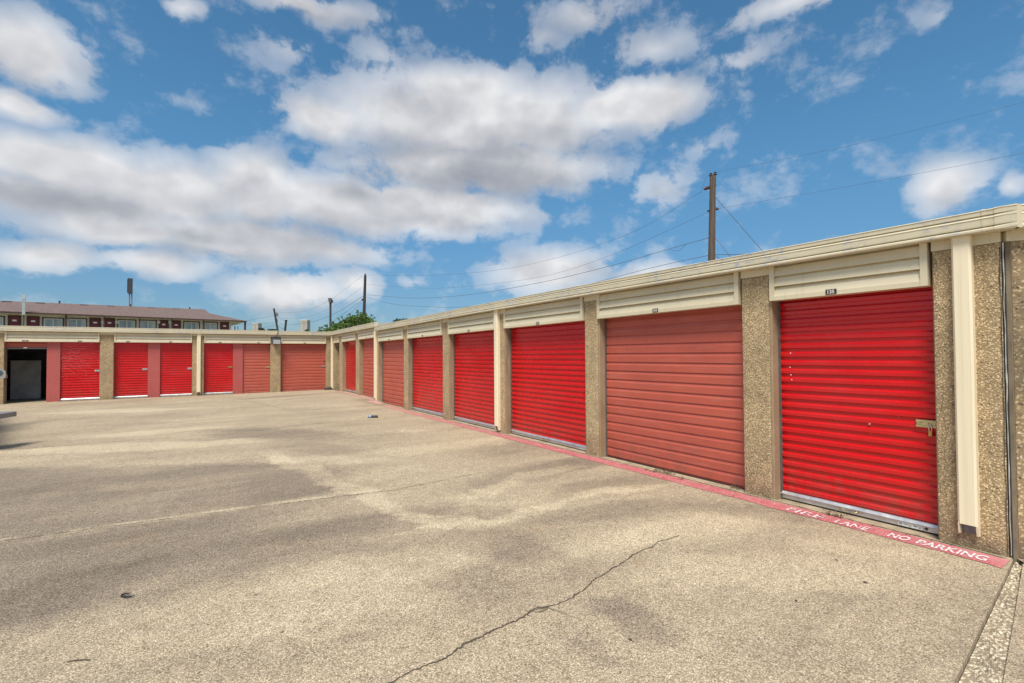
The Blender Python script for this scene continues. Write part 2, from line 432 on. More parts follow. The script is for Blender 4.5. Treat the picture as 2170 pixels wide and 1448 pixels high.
# yard slab: a grid that follows gz, cut along the joint at the right
JA = Vector((5.061, .943, 0)); JB = Vector((2.982, .76, 0)); jd = (JB - JA).normalized()
def jy_at(x): return JA.y + (x - JA.x) * (JB.y - JA.y) / (JB.x - JA.x)
X0, YB, RC = 5.132, 22.05, .135
pv = MB()
xs = [-16 + 1.0 * i for i in range(21)] + [X0 - .012]
ys = [None] + [1.5 + .8 * i for i in range(26)] + [YB - .012]
nx = len(xs); vs = []
for j, y in enumerate(ys):
    for x in xs:
        yy = jy_at(x) if y is None else y
        vs.append((x, yy, gz(x, yy)))
pv.add(vs, [(j * nx + i, j * nx + i + 1, (j + 1) * nx + i + 1, (j + 1) * nx + i) for j in range(len(ys) - 1) for i in range(nx - 1)], 0, True)
e0 = [(x, jy_at(x), 0) for x in xs]; e1 = [(x, jy_at(x), -.15) for x in xs]
pv.add(e0 + e1, [(i, i + 1, nx + i + 1, nx + i) for i in range(nx - 1)])
pave = tag(pv.build('pavement', M['pave']), kind='structure')
# the neighbouring slab beyond the broken strip
p2 = MB()
q = []
for x in xs: q.append((x, jy_at(x) - (min(.15, .05 + .055 * max(0, 5 - x))), -.012))
p2.add(q + [(x, -14, -.012) for x in xs] + [(30, q[-1][1] - 1.5, -.012), (30, -14, -.012)], [(i, i + 1, nx + i + 1, nx + i) for i in range(nx - 1)] + [(nx - 1, 2 * nx, 2 * nx + 1, 2 * nx - 1)])
p2.build('adjoining_slab', M['pave'], pave)
# broken concrete strip between the two slabs
rb = MB(); nu, nw = 150, 22; vs = []
for i in range(nu + 1):
    x = 5.4 - 5.4 * i / nu
    w = min(.15, .05 + .055 * (5 - min(x, 5))) * (1 + .12 * mnoise.noise((x * 4, 0, 3)))
    for k in range(nw + 1):
        y = jy_at(x) - .004 - w * k / nw
        f = math.sin(math.pi * k / nw)
        z = -.03 + .022 * mnoise.noise((x * 9, y * 9, 0)) * f + .016 * mnoise.noise((x * 30, y * 30, 5)) * f + .012 * mnoise.noise((x * 70, y * 70, 9)) * f
        if k == nw: z = -.014
        vs.append((x, y, z))
rb.add(vs, [(i * (nw + 1) + k, i * (nw + 1) + k + 1, (i + 1) * (nw + 1) + k + 1, (i + 1) * (nw + 1) + k) for i in range(nu) for k in range(nw)])
rb.build('broken_strip', M['rubble'], pave)

M['crackfill'] = simple('crack_shadow', (.07, .055, .04), .95, 0, .35, 25)
M['crackedge'] = simple('dusty_crack_edge', (.16, .125, .085), .95, 0, .3, 30)
def ribbon(pts, wid, name, mt, parent, lift=.004, jit=.012, step=.03, seed=1, z=None):
    rnd = random.Random(seed); P = []
    for a, b in zip(pts, pts[1:]):
        n = max(1, int((b - a).length / step))
        for i in range(n): P.append(a.lerp(b, i / n))
    P.append(pts[-1]); vs = []
    for i, p in enumerate(P):
        tdir = (P[min(i + 1, len(P) - 1)] - P[max(i - 1, 0)]).normalized(); nrm = Vector((-tdir.y, tdir.x, 0))
        off = nrm * jit * (mnoise.noise((p.x * 6 + seed * 7, p.y * 6, 0)) + .35 * mnoise.noise((p.x * 25 + seed, p.y * 25, 0)) + .25 * mnoise.noise((p.x * 80 + seed, p.y * 80, 3)))
        w = wid * (.35 + 1.3 * abs(mnoise.noise((p.x * 8, p.y * 8, seed))) + .5 * abs(mnoise.noise((p.x * 40, p.y * 40, seed)))) * (1 if 0 < i < len(P) - 1 else .1)
        c = p + off
        for sgn in (-1, 1):
            r = c + nrm * sgn * w * .5; vs.append((r.x, r.y, (gz(r.x, r.y) if z is None else z) + lift))
    mb = MB(); mb.add(vs, [(2 * i, 2 * i + 1, 2 * i + 3, 2 * i + 2) for i in range(len(P) - 1)])
    return mb.build(name, mt, parent)
def zp(*pp): return [Vector((*onz(a, b).xy, 0)) for a, b in pp]
main = zp((790, 1461), (820, 1446), (940, 1396), (1000, 1362), (1030, 1345), (1080, 1320), (1130, 1297), (1160, 1288), (1200, 1270), (1250, 1238), (1270, 1222), (1310, 1200), (1340, 1180), (1385, 1155), (1440, 1135))
ribbon(main, .0095, 'crack', M['crackfill'], pave, jit=.034, seed=2, step=.012)
ribbon(zp((960, 1385), (1000, 1362), (1030, 1345), (1080, 1320), (1130, 1297), (1160, 1288)), .019, 'crack', M['crackedge'], pave, lift=.0025, jit=.034, seed=2, step=.012)
ribbon(zp((1160, 1288), (1200, 1304), (1240, 1320)), .004, 'crack', M['crackedge'], pave, jit=.02, seed=4)
ribbon(zp((1130, 1297), (1140, 1288), (1160, 1290), (1150, 1296), (1132, 1298)), .035, 'crack', M['crackedge'], pave, lift=.003, jit=.01, seed=5)
ribbon(zp((-60, 1158), (0, 1148), (280, 1110), (560, 1073), (700, 1055), (830, 1040), (940, 1018), (1000, 1006)), .009, 'expansion_joint', M['crackfill'], pave, jit=.012, seed=6)
ribbon(zp((520, 852), (600, 868), (640, 876)), .02, 'crack', M['crackedge'], pave, jit=.1, seed=7)
ribbon(zp((0, 955), (400, 925), (560, 912), (740, 890)), .022, 'expansion_joint', M['crackedge'], pave, jit=.05, seed=8)
ribbon(zp((740, 912), (840, 905), (930, 897), (1050, 893)), .01, 'expansion_joint', M['crackedge'], pave, jit=.06, seed=9)

# red fire lane stripe, worn paint
def stripe_mat():
    m, t, b = mat('worn_red_kerb_paint')
    n = t.noise(t.pos, 5, 6, .7); c = t.mix(t.mapr(n, .35, .65), (.46, .10, .115), (.47, .175, .175))
    v = t.vor(t.pos, 95); gg = t.node('ShaderNodeSeparateColor', {0: v.outputs['Color']})
    c = t.vmath('SCALE', c, t.mapr(gg.outputs[0], 0, 1, .72, 1.25))
    sp = t.node('ShaderNodeSeparateXYZ', {0: t.pos})
    wear = t.math('ADD', t.noise(t.pos, 22, 6, .75), t.mapr(sp.outputs[1], 5, 16, 0, .16))
    c = t.mix(t.mapr(wear, .54, .70, 0, .8), c, (.50, .36, .27))
    c = t.mix(t.mapr(t.noise(t.mapping(t.pos, scale=(1, .5, 1)), 2.5, 4), .55, .7, 0, .35), c, (.60, .27, .27))
    setb(t, b, color=c, rough=.75, normal=t.bump(v.outputs['Distance'], -.3, .006)); return m
M['stripe'] = stripe_mat()
def letters_mat(name, lo, hi):
    m, t, b = mat(name)
    n = t.noise(t.pos, 26, 5, .7)
    c = t.mix(t.mapr(n, lo, hi), (.76, .66, .65), (.46, .11, .125))
    setb(t, b, color=c, rough=.75); return m
M['let_old'] = letters_mat('scuffed_white_stencil_paint', .46, .60); M['let_new'] = letters_mat('white_stencil_paint', .60, .70)

def strip_edge(u):
    return 4.852 + .016 * mnoise.noise((u * 2.2, 0, 4)) + .012 * mnoise.noise((u * 9, 2, 4))
st = MB()
us = [.955 + .08 * i for i in range(186)]; vs = []
for u in us:
    xa = strip_edge(u) - (.03 * sstep(1.05, .96, u)); xb = 5.066 + .008 * mnoise.noise((u * 3, 7, 1))
    if u > 15.2: xa -= .10 * sstep(15.2, 15.6, u)
    vs += [(xa, u, gz(xa, u) + .004), ((xa + xb) / 2, u, gz((xa + xb) / 2, u) + .004), (xb, u, gz(xb, u) + .004)]
st.add(vs, [(3 * i + k, 3 * i + k + 1, 3 * i + k + 4, 3 * i + k + 3) for i in range(len(us) - 1) for k in range(2)])
stripe = tag(st.build('fire_lane_stripe', M['stripe']), kind='structure')
us = [15.8 + .1 * i for i in range(50)]; s2 = MB(); vs = []
for u in us:
    xa = 4.93 + .03 * mnoise.noise((u * 2, 3, 3)); xb = 5.11; vs += [(xa, u, gz(xa, u) + .005), (xb, u, gz(xb, u) + .005)]
s2.add(vs, [(2 * i, 2 * i + 1, 2 * i + 3, 2 * i + 2) for i in range(len(us) - 1)]); s2.build('far_stripe', M['stripe'], stripe)
# the stripe carries on along the next wall
def word(body, y0, y1, xbase, h, mt, tilt=0.0, cut=True):
    vs, fs, w = text_polys(body, 1.0)
    sx = abs(y0 - y1) / w; hh = max(v[1] for v in vs); sy = h / hh
    mb = MB(); mb.add([(xbase + y * sy, (y0 + y1) / 2 - x * sx - y * sy * tilt, .009) for x, y in vs], fs)
    # stencil bridges: paint-coloured gaps are cut out of the strokes
    o = mb.build('lettering', mt, stripe)
    bm = bmesh.new(); bm.from_mesh(o.data)
    for f in ((.47,) if cut else ()):
        for gp in (-.004, .004):
            bmesh.ops.bisect_plane(bm, geom=bm.verts[:] + bm.edges[:] + bm.faces[:], plane_co=(xbase + h * f + gp, 0, 0), plane_no=(1, 0, 0))
        dele = [q for q in bm.faces if abs(q.calc_center_median().x - (xbase + h * f)) < .0038]
        bmesh.ops.delete(bm, geom=dele, context='FACES')
    bm.to_mesh(o.data); bm.free()
word('FIRE', 2.49, 2.16, 4.875, .115, M['let_old'], cut=False); word('LANE', 2.06, 1.80, 4.875, .115, M['let_old'], cut=False)
word('NO', 1.655, 1.515, 4.88, .115, M['let_new']); word('PARKING', 1.465, 1.05, 4.885, .12, M['let_new'])

# ------------------------------------------------------------------ storage buildings
def frame_right(u, d, z): return Vector((X0 - d, u, z))
def frame_back(u, d, z): return Vector((u, YB - d, z))
FASC = [(0.0, -.165), (.10, -.165), (.118, -.168), (.125, -.160), (.125, -.147), (.118, -.139), (.104, -.132), (.12, -.126), (.121, -.118), (.121, -.072), (.125, -.066), (.118, -.054), (.104, -.048), (.121, -.041), (.121, -.012), (.126, -.006), (.122, 0), (0, .004)]
PITCH_NEW, PITCH_OLD = .0885, .128
def corr_profile(z0, z1, kind):
    """door curtain profile (d, z) from the bottom up; d grows outward"""
    out = []; z = z1
    if kind == 'new':
        while z > z0 + .001:
            p = PITCH_NEW
            for fz, d in ((0, .0), (.05, -.002), (.10, -.015), (.14, -.017), (.47, -.017), (.53, -.0105), (.575, -.0095), (.635, -.002), (.66, .0), (1.0, .0)):
                zz = z - p * (1 - fz) if False else z - p * fz
                if zz >= z0: out.append((d, zz))
            z -= p
    else:
        while z > z0 + .001:
            p = PITCH_OLD
            for fz, d in ((0, .001), (.012, -.012), (.05, -.0135), (.32, -.004), (.36, .0), (.40, .0005), (.99, .001)):
                zz = z - p * fz
                if zz >= z0: out.append((d, zz))
            z -= p
    out.append((out[-1][0], z0))
    res = []
    for q in out:
        if not res or abs(res[-1][1] - q[1]) > 1e-5 or abs(res[-1][0] - q[0]) > 1e-5: res.append(q)
    return res

def latch(parent, fr, u, z, d, sgn, mt, big=True):
    """hasp bolt: back plate with two ribs, sliding bolt and keeper; sgn points to the jamb"""
    mb = MB(); L = .15
    a, b = (u - sgn * L, u) if sgn > 0 else (u, u + L)
    a, b = min(a, b), max(a, b)
    mb.box(fr, a, b, d, d + .004, z - .032, z + .032)
    mb.box(fr, a, b - .0, d + .004, d + .016, z + .012, z + .028)
    mb.box(fr, a, b, d + .004, d + .016, z - .028, z - .014)
    mb.box(fr, a + .02, b - .01, d + .004, d + .010, z - .010, z + .008)
    mb.box(fr, (a + b) / 2 - .012, (a + b) / 2 + .012, d + .010, d + .022, z - .012, z + .010)
    return mb.build('latch', mt, parent)

def roller_door(parent, fr, u0, u1, z0, z1, kind, dd, latch_side=None, lz=.95, sticker=False, near=False, lmat=None):
    """u0<u1; dd: distance of the curtain plane from the wall face (negative: recessed)"""
    mb = MB(); bar = .085 if kind == 'new' else 0
    prof = [(dd + d, z) for d, z in corr_profile(z0 + bar, z1, kind)]
    n = 14 if near else 6
    us_ = [(u0 + (u1 - u0) * i / n, 0) for i in range(n + 1)]
    mb.sweep(fr, prof, us_, 0, False, cap=False)
    o = mb.build('roller_door', M['red'] if kind == 'new' else M['clay'], parent)
    if kind == 'new':
        b = MB()
        pr = [(dd - .02, z0 + .012), (dd + .012, z0 + .012), (dd + .014, z0 + .016), (dd + .014, z0 + .054), (dd + .026, z0 + .058), (dd + .028, z0 + .061), (dd + .010, z0 + .082), (dd + .002, z0 + .086), (dd - .02, z0 + .086)]
        b.sweep(fr, pr, [(u0 + .004, 0), (u1 - .004, 0)])
        um = (u0 + u1) / 2
        bo = b.build('bottom_bar', M['alu'], o)
        s_ = MB(); s_.box(fr, u0 + .004, u1 - .004, dd - .02, dd + .008, z0 - .004, z0 + .012); s_.build('rubber_seal', M['rubber'], o)
        h = MB(); um = u0 + (u1 - u0) * .52
        h.tube([fr(um - .07, dd + .014, z0 + .042), fr(um - .06, dd + .03, z0 + .036), fr(um - .03, dd + .032, z0 + .026), fr(um + .03, dd + .032, z0 + .026), fr(um + .06, dd + .03, z0 + .036), fr(um + .07, dd + .014, z0 + .042)], .004, 6)
        for sg in (-1, 1): h.tube([fr(um + sg * .072, dd + .012, z0 + .042), fr(um + sg * .072, dd + .019, z0 + .042)], .014, 10)
        h.build('pull_handle', M['zinc'], o)
    else:
        b = MB(); b.box(fr, u0 + .004, u1 - .004, dd - .02, dd + .006, z0 - .006, z0 + .003); b.build('rubber_seal', M['rubber'], o)
    if sticker:
        s_ = MB(); a = u0 + .10
        s_.box(fr, a + .06, a + .23, dd + .0142, dd + .0150, z0 + .017, z0 + .050, 0)
        for i, w in enumerate((.022, .03, .02, .028, .02)):
            x_ = a + .222 - .034 * i
            s_.box(fr, x_ - w, x_, dd + .0150, dd + .0154, z0 + .022 + .006 * (i % 2), z0 + .040 - .004 * (i % 3), 1)
        s_.build('sticker', [M['sticker'], M['stickerink']], o)
        k = MB(); k.tube([fr(a + .03, dd + .012, z0 + .036), fr(a + .03, dd + .0155, z0 + .036)], .013, 12); k.build('lock_slot', M['black'], o)
    if latch_side: latch(o, fr, u1 - .012 if latch_side > 0 else u0 + .012, lz, dd + .001, latch_side, lmat or M['zinc'])
    return o

def header(parent, fr, u0, u1, zb, zt, plates, near=False):
    """lapped siding box above a door: frame trims, three boards; zb/zt callables of u"""
    f = .035; wt = .05; mb = MB()
    H = lambda k: (lambda u: zb(u) + (zt(u) - zb(u)) * k)
    # boards: each leans out towards its foot
    prev = None
    for k in range(3):
        za, zc = H(.115 + k * .295), H(.115 + (k + 1) * .295)
        vs = []
        for u in (u0 + wt, u1 - wt):
            vs += [fr(u, f - .003, za(u)), fr(u, f - .028, zc(u) - .020), fr(u, f - .046, zc(u)), fr(u, f - .07, za(u))]
        mb.add(vs, [(0, 1, 5, 4), (1, 2, 6, 5), (3, 0, 4, 7)])
    mb.box(fr, u0, u0 + wt, -.10, f, zb, zt); mb.box(fr, u1 - wt, u1, -.10, f, zb, zt)
    mb.box(fr, u0 + wt, u1 - wt, -.10, f - .002, zb, H(.115))
    mb.box(fr, u0 + wt, u1 - wt, -.10, f - .045, H(.115), zt)
    o = mb.build('header_panel', M['cream'], parent)
    for (uc, s, w) in plates:
        p = MB(); z = zb(uc) + .031; near_plate = (fr(uc, 0, 1) - CAM).length < 12; hh = .024 if near_plate else .018
        p.box(fr, uc - w / 2, uc + w / 2, f - .002, f + .002, z - hh, z + hh, 0)
        vs2, fs2, tw = text_polys(s, .046 if near_plate else .032)
        e = 1 if (fr(1, 0, 0) - fr(0, 0, 0)).x > .5 else -1          # reading direction along u
        p.add([fr(uc + e * x, f + .0032, z - (.016 if near_plate else .011) + y) for x, y in vs2], fs2, 1)
        p.build('number_plate', [M['plate'], M['white']], o)
    return o

def post(parent, fr, u0, u1, z0, z1, depth=.30, bord=.022, zstrip=None, mt=None, edges=(1, 1)):
    """pebble-dash pier: smooth concrete core and border, pebbled face slightly proud"""
    if callable(z1): z1 = z1((u0 + u1) / 2)
    mb = MB(); mb.bevbox(fr, u0, u1, -depth, 0, z0, z1, .008, 0)
    o = mb.build('post', M['jamb'], parent)
    pf = MB(); a = u0 + bord * edges[0]; b = u1 - bord * edges[1]
    nu_, nz_ = max(4, int((b - a) / .02)), 110
    near = (fr(u0, 0, 0) - CAM).length < 9
    if not near: nu_, nz_ = 3, 8
    vs = []
    for j in range(nz_ + 1):
        for i in range(nu_ + 1):
            u = a + (b - a) * i / nu_; z = z0 + .004 + (z1 - z0 - .008) * j / nz_
            e = 0 if i in (0, nu_) or j in (0, nz_) else 1
            d = .003 + e * (.005 + (.002 * mnoise.noise((u * 40, z * 40, parent_world(parent).x)) if near else 0))
            vs.append(fr(u, d, z))
    pf.add(vs, [(j * (nu_ + 1) + i, j * (nu_ + 1) + i + 1, (j + 1) * (nu_ + 1) + i + 1, (j + 1) * (nu_ + 1) + i) for j in range(nz_) for i in range(nu_)], 0, True)
    pf.build('pebble_face', mt or M['pebble'], o)
    return o

def downpipe(parent, fr, u0, u1, z0, z1, spout=1):
    mb = MB(); d0, d1, b = .008, .082, .014
    z0c = z0 + .085
    pts = [(u0, d0), (u1, d0), (u1, d1 - b), (u1 - b, d1), (u0 + b, d1), (u0, d1 - b)]
    vs = []
    for zz in (z0c, z1): vs += [fr(u, d, zz) for u, d in pts]
    n = 6; mb.add(vs, [(i, (i + 1) % n, n + (i + 1) % n, n + i) for i in range(n)])
    # kick-out foot cut open in front: two tapering side cheeks and the back
    t_ = .004
    for (ua, ub) in ((u0, u0 + .012), (u1 - .012, u1)):
        mb.add([fr(ua, d0, z0), fr(ub, d0, z0), fr(ub, d0 + .05, z0 + .004), fr(ua, d0 + .05, z0 + .004), fr(ua, d0, z0c), fr(ub, d0, z0c), fr(ub, d1 - .006, z0c), fr(ua, d1 - .006, z0c)],
               [(0, 3, 2, 1), (4, 5, 6, 7), (0, 1, 5, 4), (1, 2, 6, 5), (2, 3, 7, 6), (3, 0, 4, 7)])
    o = mb.build('downpipe', M['pipe'], parent)
    k = MB(); k.add([fr(u0 + .012, d0 + .004, z0 + .004), fr(u1 - .012, d0 + .004, z0 + .004), fr(u1 - .012, d0 + .036, z0c), fr(u0 + .012, d0 + .036, z0c)], [(0, 1, 2, 3)])
    k.add([fr(u0 + .002, d0, z0c), fr(u1 - .002, d0, z0c), fr(u1 - .002, d1 - .012, z0c + .001), fr(u0 + .002, d1 - .012, z0c + .001)], [(0, 1, 2, 3)])
    k.build('pipe_mouth', M['pipeblue'], o)
    return o
M['pipeblue'] = simple('bare_weathered_pipe', (.17, .18, .20), .6, .3, .3, 30)

def wing_shell(parent, fr, u0, u1, zt, zbase, depth=6.0, openings=(), e0=True, e1=True):
    """roof deck, back wall and end walls behind the fronts"""
    rf = MB(); rf.box(fr, u0, u1, -depth, -.0, lambda u: zt(u) - .10, lambda u: zt(u) - .012)
    rf.build('roof', M['roof'], parent)
    w = MB(); w.box(fr, u0, u1, -depth - .15, -depth - .002, zbase - .1, lambda u: zt(u) - .012)
    if e0: w.box(fr, u0, u0 + .15, -depth, -.31, zbase - .1, lambda u: zt(u) - .102)
    if e1: w.box(fr, u1 - .15, u1, -depth, -.31, zbase - .1, lambda u: zt(u) - .102)
    w.build('rear_wall', M['block'], parent)

def fascia(parent, fr, u0, u1, zt, n=8, joints=(), miter0=0, miter1=0, name='fascia'):
    mb = MB()
    prof = FASC; vs = []; N = len(prof)
    for i in range(n + 1):
        u = u0 + (u1 - u0) * i / n
        for (d, z) in prof:
            uu = u + (d * miter0 if i == 0 else 0) + (d * miter1 if i == n else 0)
            vs.append(fr(uu, d, zt(u) + z))
    mb.add(vs, [(k * N + i, k * N + i + 1, (k + 1) * N + i + 1, (k + 1) * N + i) for k in range(n) for i in range(N - 1)])
    mb.add(vs[:N], [tuple(range(N))]); mb.add(vs[-N:], [tuple(range(N - 1, -1, -1))])
    o = mb.build(name, M['fascia'], parent)
    for (ju, jw) in joints:
        c = MB(); pj = [(d + .0035, z + (.003 if i in (N - 2, N - 1) else (-.003 if i < 3 else 0))) for i, (d, z) in enumerate(prof)]
        c.sweep(fr, pj, [(ju, zt(ju)), (ju + jw, zt(ju + jw))]); c.build('fascia_joint_cover', M['fascia'], o)
    return o

# ---- near right wing
ZT1 = lambda u: lerp_tab([(0, 2.632), (3, 2.630), (9, 2.606), (15.7, 2.525)], u)
ZH1 = lambda u: lerp_tab([(0, 2.108), (2.7, 2.104), (5.3, 2.086), (8, 2.068), (10.5, 2.049), (14.7, 2.017), (16, 2.01)], u)
near_b = tag(empty('storage_building', (X0, 1, 0)), 'long right-hand storage row with wide unit doors numbered up to 135 along the red stripe', 'storage building')
ztp = lambda u: ZT1(u) - .166
posts1 = [(.972, 1.385), (2.719, 3.053), (5.323, 5.641), (7.935, 8.27), (10.409, 10.769), (13.022, 13.371), (15.607, 15.955)]
for i, (a, b) in enumerate(posts1):
    post(near_b, frame_right, a, b, -.02, lambda u: ZT1(u) - .245, edges=(0, .4) if i == 0 else (1.2, .3), mt=M['pebble'])
    s_ = MB(); s_.box(frame_right, a - (0 if i else .0), b, -.2, .012, lambda u: ZT1(u) - .2445, ztp)
    s_.build('post_cap_board', M['cream'], near_b)
doors1 = ['new', 'old', 'new', 'new', 'new', 'old']
nums1 = ['135', '134', '133', '132', '131', '130']
near_doors = []
for i in range(6):
    a, b = posts1[i][1], posts1[i + 1][0]
    near_doors.append(roller_door(near_b, frame_right, a - .02, b + .02, .0, ZH1(b) + .12, doors1[i], -RC, None, near=i < 3, sticker=(doors1[i] == 'new' and i < 3)))
    header(near_b, frame_right, a + .02, b + .015 if i else b + .005, ZH1, ztp, [(a + (b - a) * (.56 if i == 0 else .52), nums1[i], .095 if i == 0 else .088)], near=i < 2)
    s_ = MB(); s_.box(frame_right, a + .002, b - .002, -.5, -.004, -.08, lambda u: -.004 if True else 0); s_.build('threshold', M['sill'], near_b)
for (a, b) in posts1[1:]:                                            # steel door guides tucked against each pier
    gk = MB(); gk.box(frame_right, a - .018, a - .001, -RC - .012, -RC + .022, 0, lambda u: ZH1(u) + .1); gk.build('door_guide', M['guide'], near_b)
latch1 = latch(near_doors[0], frame_right, 1.40, .935, -RC + .002, -1, M['zinc'])
lb = MB(); lb.box(frame_right, 3.058, 3.083, -RC, -RC + .03, .80, .93); lb.box(frame_right, 3.062, 3.079, -RC + .03, -RC + .045, .82, .90); lb.build('latch', M['alu'], near_doors[1])
lb = MB(); lb.box(frame_right, 5.645, 5.66, -RC, -RC + .02, .86, .93); lb.build('latch', M['brass'], near_doors[2])
fascia(near_b, frame_right, .86, 15.70, ZT1, 12, [(1.03, .02), (5.62, .06), (10.4, .05)])
wing_shell(near_b, frame_right, .80, 15.69, ZT1, 0, e0=False)
downpipe(near_b, frame_right, 1.125, 1.243, .115, ztp(1.1)); downpipe(near_b, frame_right, 8.12, 8.245, .05, ztp(8.1)); downpipe(near_b, frame_right, 15.77, 15.90, .06, ztp(15.8))
# sealant in the movement joint and the crack beside it
cj = MB(); cj.box(frame_right, .952, .971, -.2, -.004, 0, lambda u: ZT1(u) - .25); cj.build('joint_filler', M['darkgap'], near_b)
cj = MB(); nn = 90; vs = []
for i in range(nn + 1):
    z = .02 + 2.36 * i / nn; o_ = .004 * mnoise.noise((z * 5, 1, 7)); w_ = .0022 + .005 * abs(mnoise.noise((z * 7, 5, 3)))
    vs += [frame_right(.960 + o_ - w_, .005, z), frame_right(.960 + o_, .010, z), frame_right(.960 + o_ + w_, .005, z)]
cj.add(vs, [(3 * i + k, 3 * i + k + 1, 3 * i + k + 4, 3 * i + k + 3) for i in range(nn) for k in range(2)], 0, True); cj.build('joint_sealant', M['caulk'], near_b)
cj = MB(); nn = 60; vs = []
for i in range(nn + 1):
    z = .02 + 2.33 * i / nn; o_ = .008 * mnoise.noise((z * 5, 1, 1)); w_ = .004 + .006 * abs(mnoise.noise((z * 4, 5, 2)))
    vs += [frame_right(.975 + o_, .0125, z), frame_right(.975 + o_ + w_, .0125, z)]
cj.add(vs, [(2 * i, 2 * i + 1, 2 * i + 3, 2 * i + 2) for i in range(nn)]); cj.build('joint_crack', M['crackfill'], near_b)
cj = MB(); vs = []
for i in range(nn + 1):
    z = .25 + 1.0 * i / nn; o_ = .03 * mnoise.noise((z * 5, 3, 1)) + .014 * mnoise.noise((z * 17, 3, 1)); w_ = .0012 + .0022 * abs(mnoise.noise((z * 9, 5, 2)))
    vs += [frame_right(1.325 + o_, .0135, z), frame_right(1.325 + o_ + w_, .0135, z)]
cj.add(vs, [(2 * i, 2 * i + 1, 2 * i + 3, 2 * i + 2) for i in range(nn)]); cj.build('hairline_crack', M['crackfill'], near_b)

for (u_, z_) in ((2.60, 1.55), (2.608, 1.40), (2.60, 1.32), (2.592, 1.27), (1.90, .885)):
    ck = MB(); ck.tube([frame_right(u_, -RC - .002, z_), frame_right(u_, -RC + .003, z_)], .0055 if z_ > 1 else .010, 6); ck.build('paint_chip', M['white'] if z_ > 1 else M['chalk'], near_doors[0])
# brass padlock on the hasp of 135
pl = empty('padlock', frame_right(1.435, -RC + .03, .86)); tag(pl, 'small brass padlock hanging from the door bolt of unit 135', 'padlock')
pb = MB(); pb.bevbox(frame_right, 1.436, 1.464, -RC + .016, -RC + .032, .835, .878, .004); pb.build('body', M['brass'], pl)
sk = MB(); arc = [frame_right(1.441, -RC + .024, .876), frame_right(1.441, -RC + .026, .92)]
for k in range(1, 8):
    w_ = math.pi * k / 8; arc.append(frame_right(1.45 - .009 * math.cos(w_), -RC + .026, .92 + .012 * math.sin(w_)))
arc += [frame_right(1.459, -RC + .026, .92), frame_right(1.459, -RC + .024, .876)]
sk.tube(arc, .0032, 8); sk.build('shackle', M['chrome'], pl)

# ---- bent end at the right edge of the picture
ang = R(38); BU = Vector((math.sin(ang), -math.cos(ang), 0)); BN = Vector((-math.cos(ang), -math.sin(ang), 0)); BO = Vector((X0 + .012, .95, 0))
def frame_bend(u, d, z): return BO + BU * u + BN * d + Vector((0, 0, z))
bend = tag(empty('storage_building', BO), 'dark coarse-pebbled storage wall turning away beyond the white joint line', 'storage building')
ZTB = lambda u: 2.632; ZPB = lambda u: 2.632 - .166
mb = MB(); mb.box(frame_bend, .0, .024, -.3, -.002, -.05, ZTB(0) - .245); mb.build('joint_board', M['stain'], bend)
post(bend, frame_bend, .025, .85, -.05, lambda u: ZTB(u) - .245, mt=M['pebble_big'], edges=(.3, 1))
s_ = MB(); s_.box(frame_bend, .002, .85, -.2, .012, lambda u: ZTB(u) - .2445, ZPB); s_.build('post_cap_board', M['cream'], bend)
roller_door(bend, frame_bend, .83, 2.2, -.05, 2.2, 'old', -RC); header(bend, frame_bend, .86, 2.2, lambda u: 2.1, ZPB, [])
post(bend, frame_bend, 2.18, 2.6, -.05, lambda u: ZTB(u) - .245, mt=M['pebble_big'])
fascia(bend, frame_bend, .04, 2.65, ZTB, 3, [(.03, .13)])
wing_shell(bend, frame_bend, .35, 2.6, lambda u: 2.62, 0, depth=4, e0=False)
# preformed corner piece of the fascia
cf = MB(); N = len(FASC); vs = []
for k, (fr, u) in enumerate(((frame_right, .98), (frame_right, .862), (frame_bend, .042), (frame_bend, .10))):
    for i, (d, z) in enumerate(FASC):
        flat = .5 if k in (1, 2) else 1
        dd_ = d + .004 if d > .05 else d
        if k in (1, 2) and d > .1: dd_ = .122
        vs.append(fr(u, dd_, 2.632 + z + (.002 if i > N - 4 else -.002 if i < 4 else 0)))
cf.add(vs, [(k * N + i, k * N + i + 1, (k + 1) * N + i + 1, (k + 1) * N + i) for k in range(3) for i in range(N - 1)])
cf.build('fascia_corner_piece', M['fascia'], bend)
bs = MB(); bs.add([frame_bend(.03, .22, .006), frame_bend(.03, .03, .006), frame_bend(1.6, .03, .006), frame_bend(1.6, .22, .006)], [(0, 1, 2, 3)])
bs.build('bend_stripe', M['stripe'], stripe)
bp = MB(); bp.add([frame_bend(.02, 0, 0.002), frame_bend(.02, 1.4, .002), frame_bend(4, 1.4, 0.002), frame_bend(4, 0, 0.002)], [(0, 1, 2, 3)])
bp.build('side_slab', M['pave'], pave)

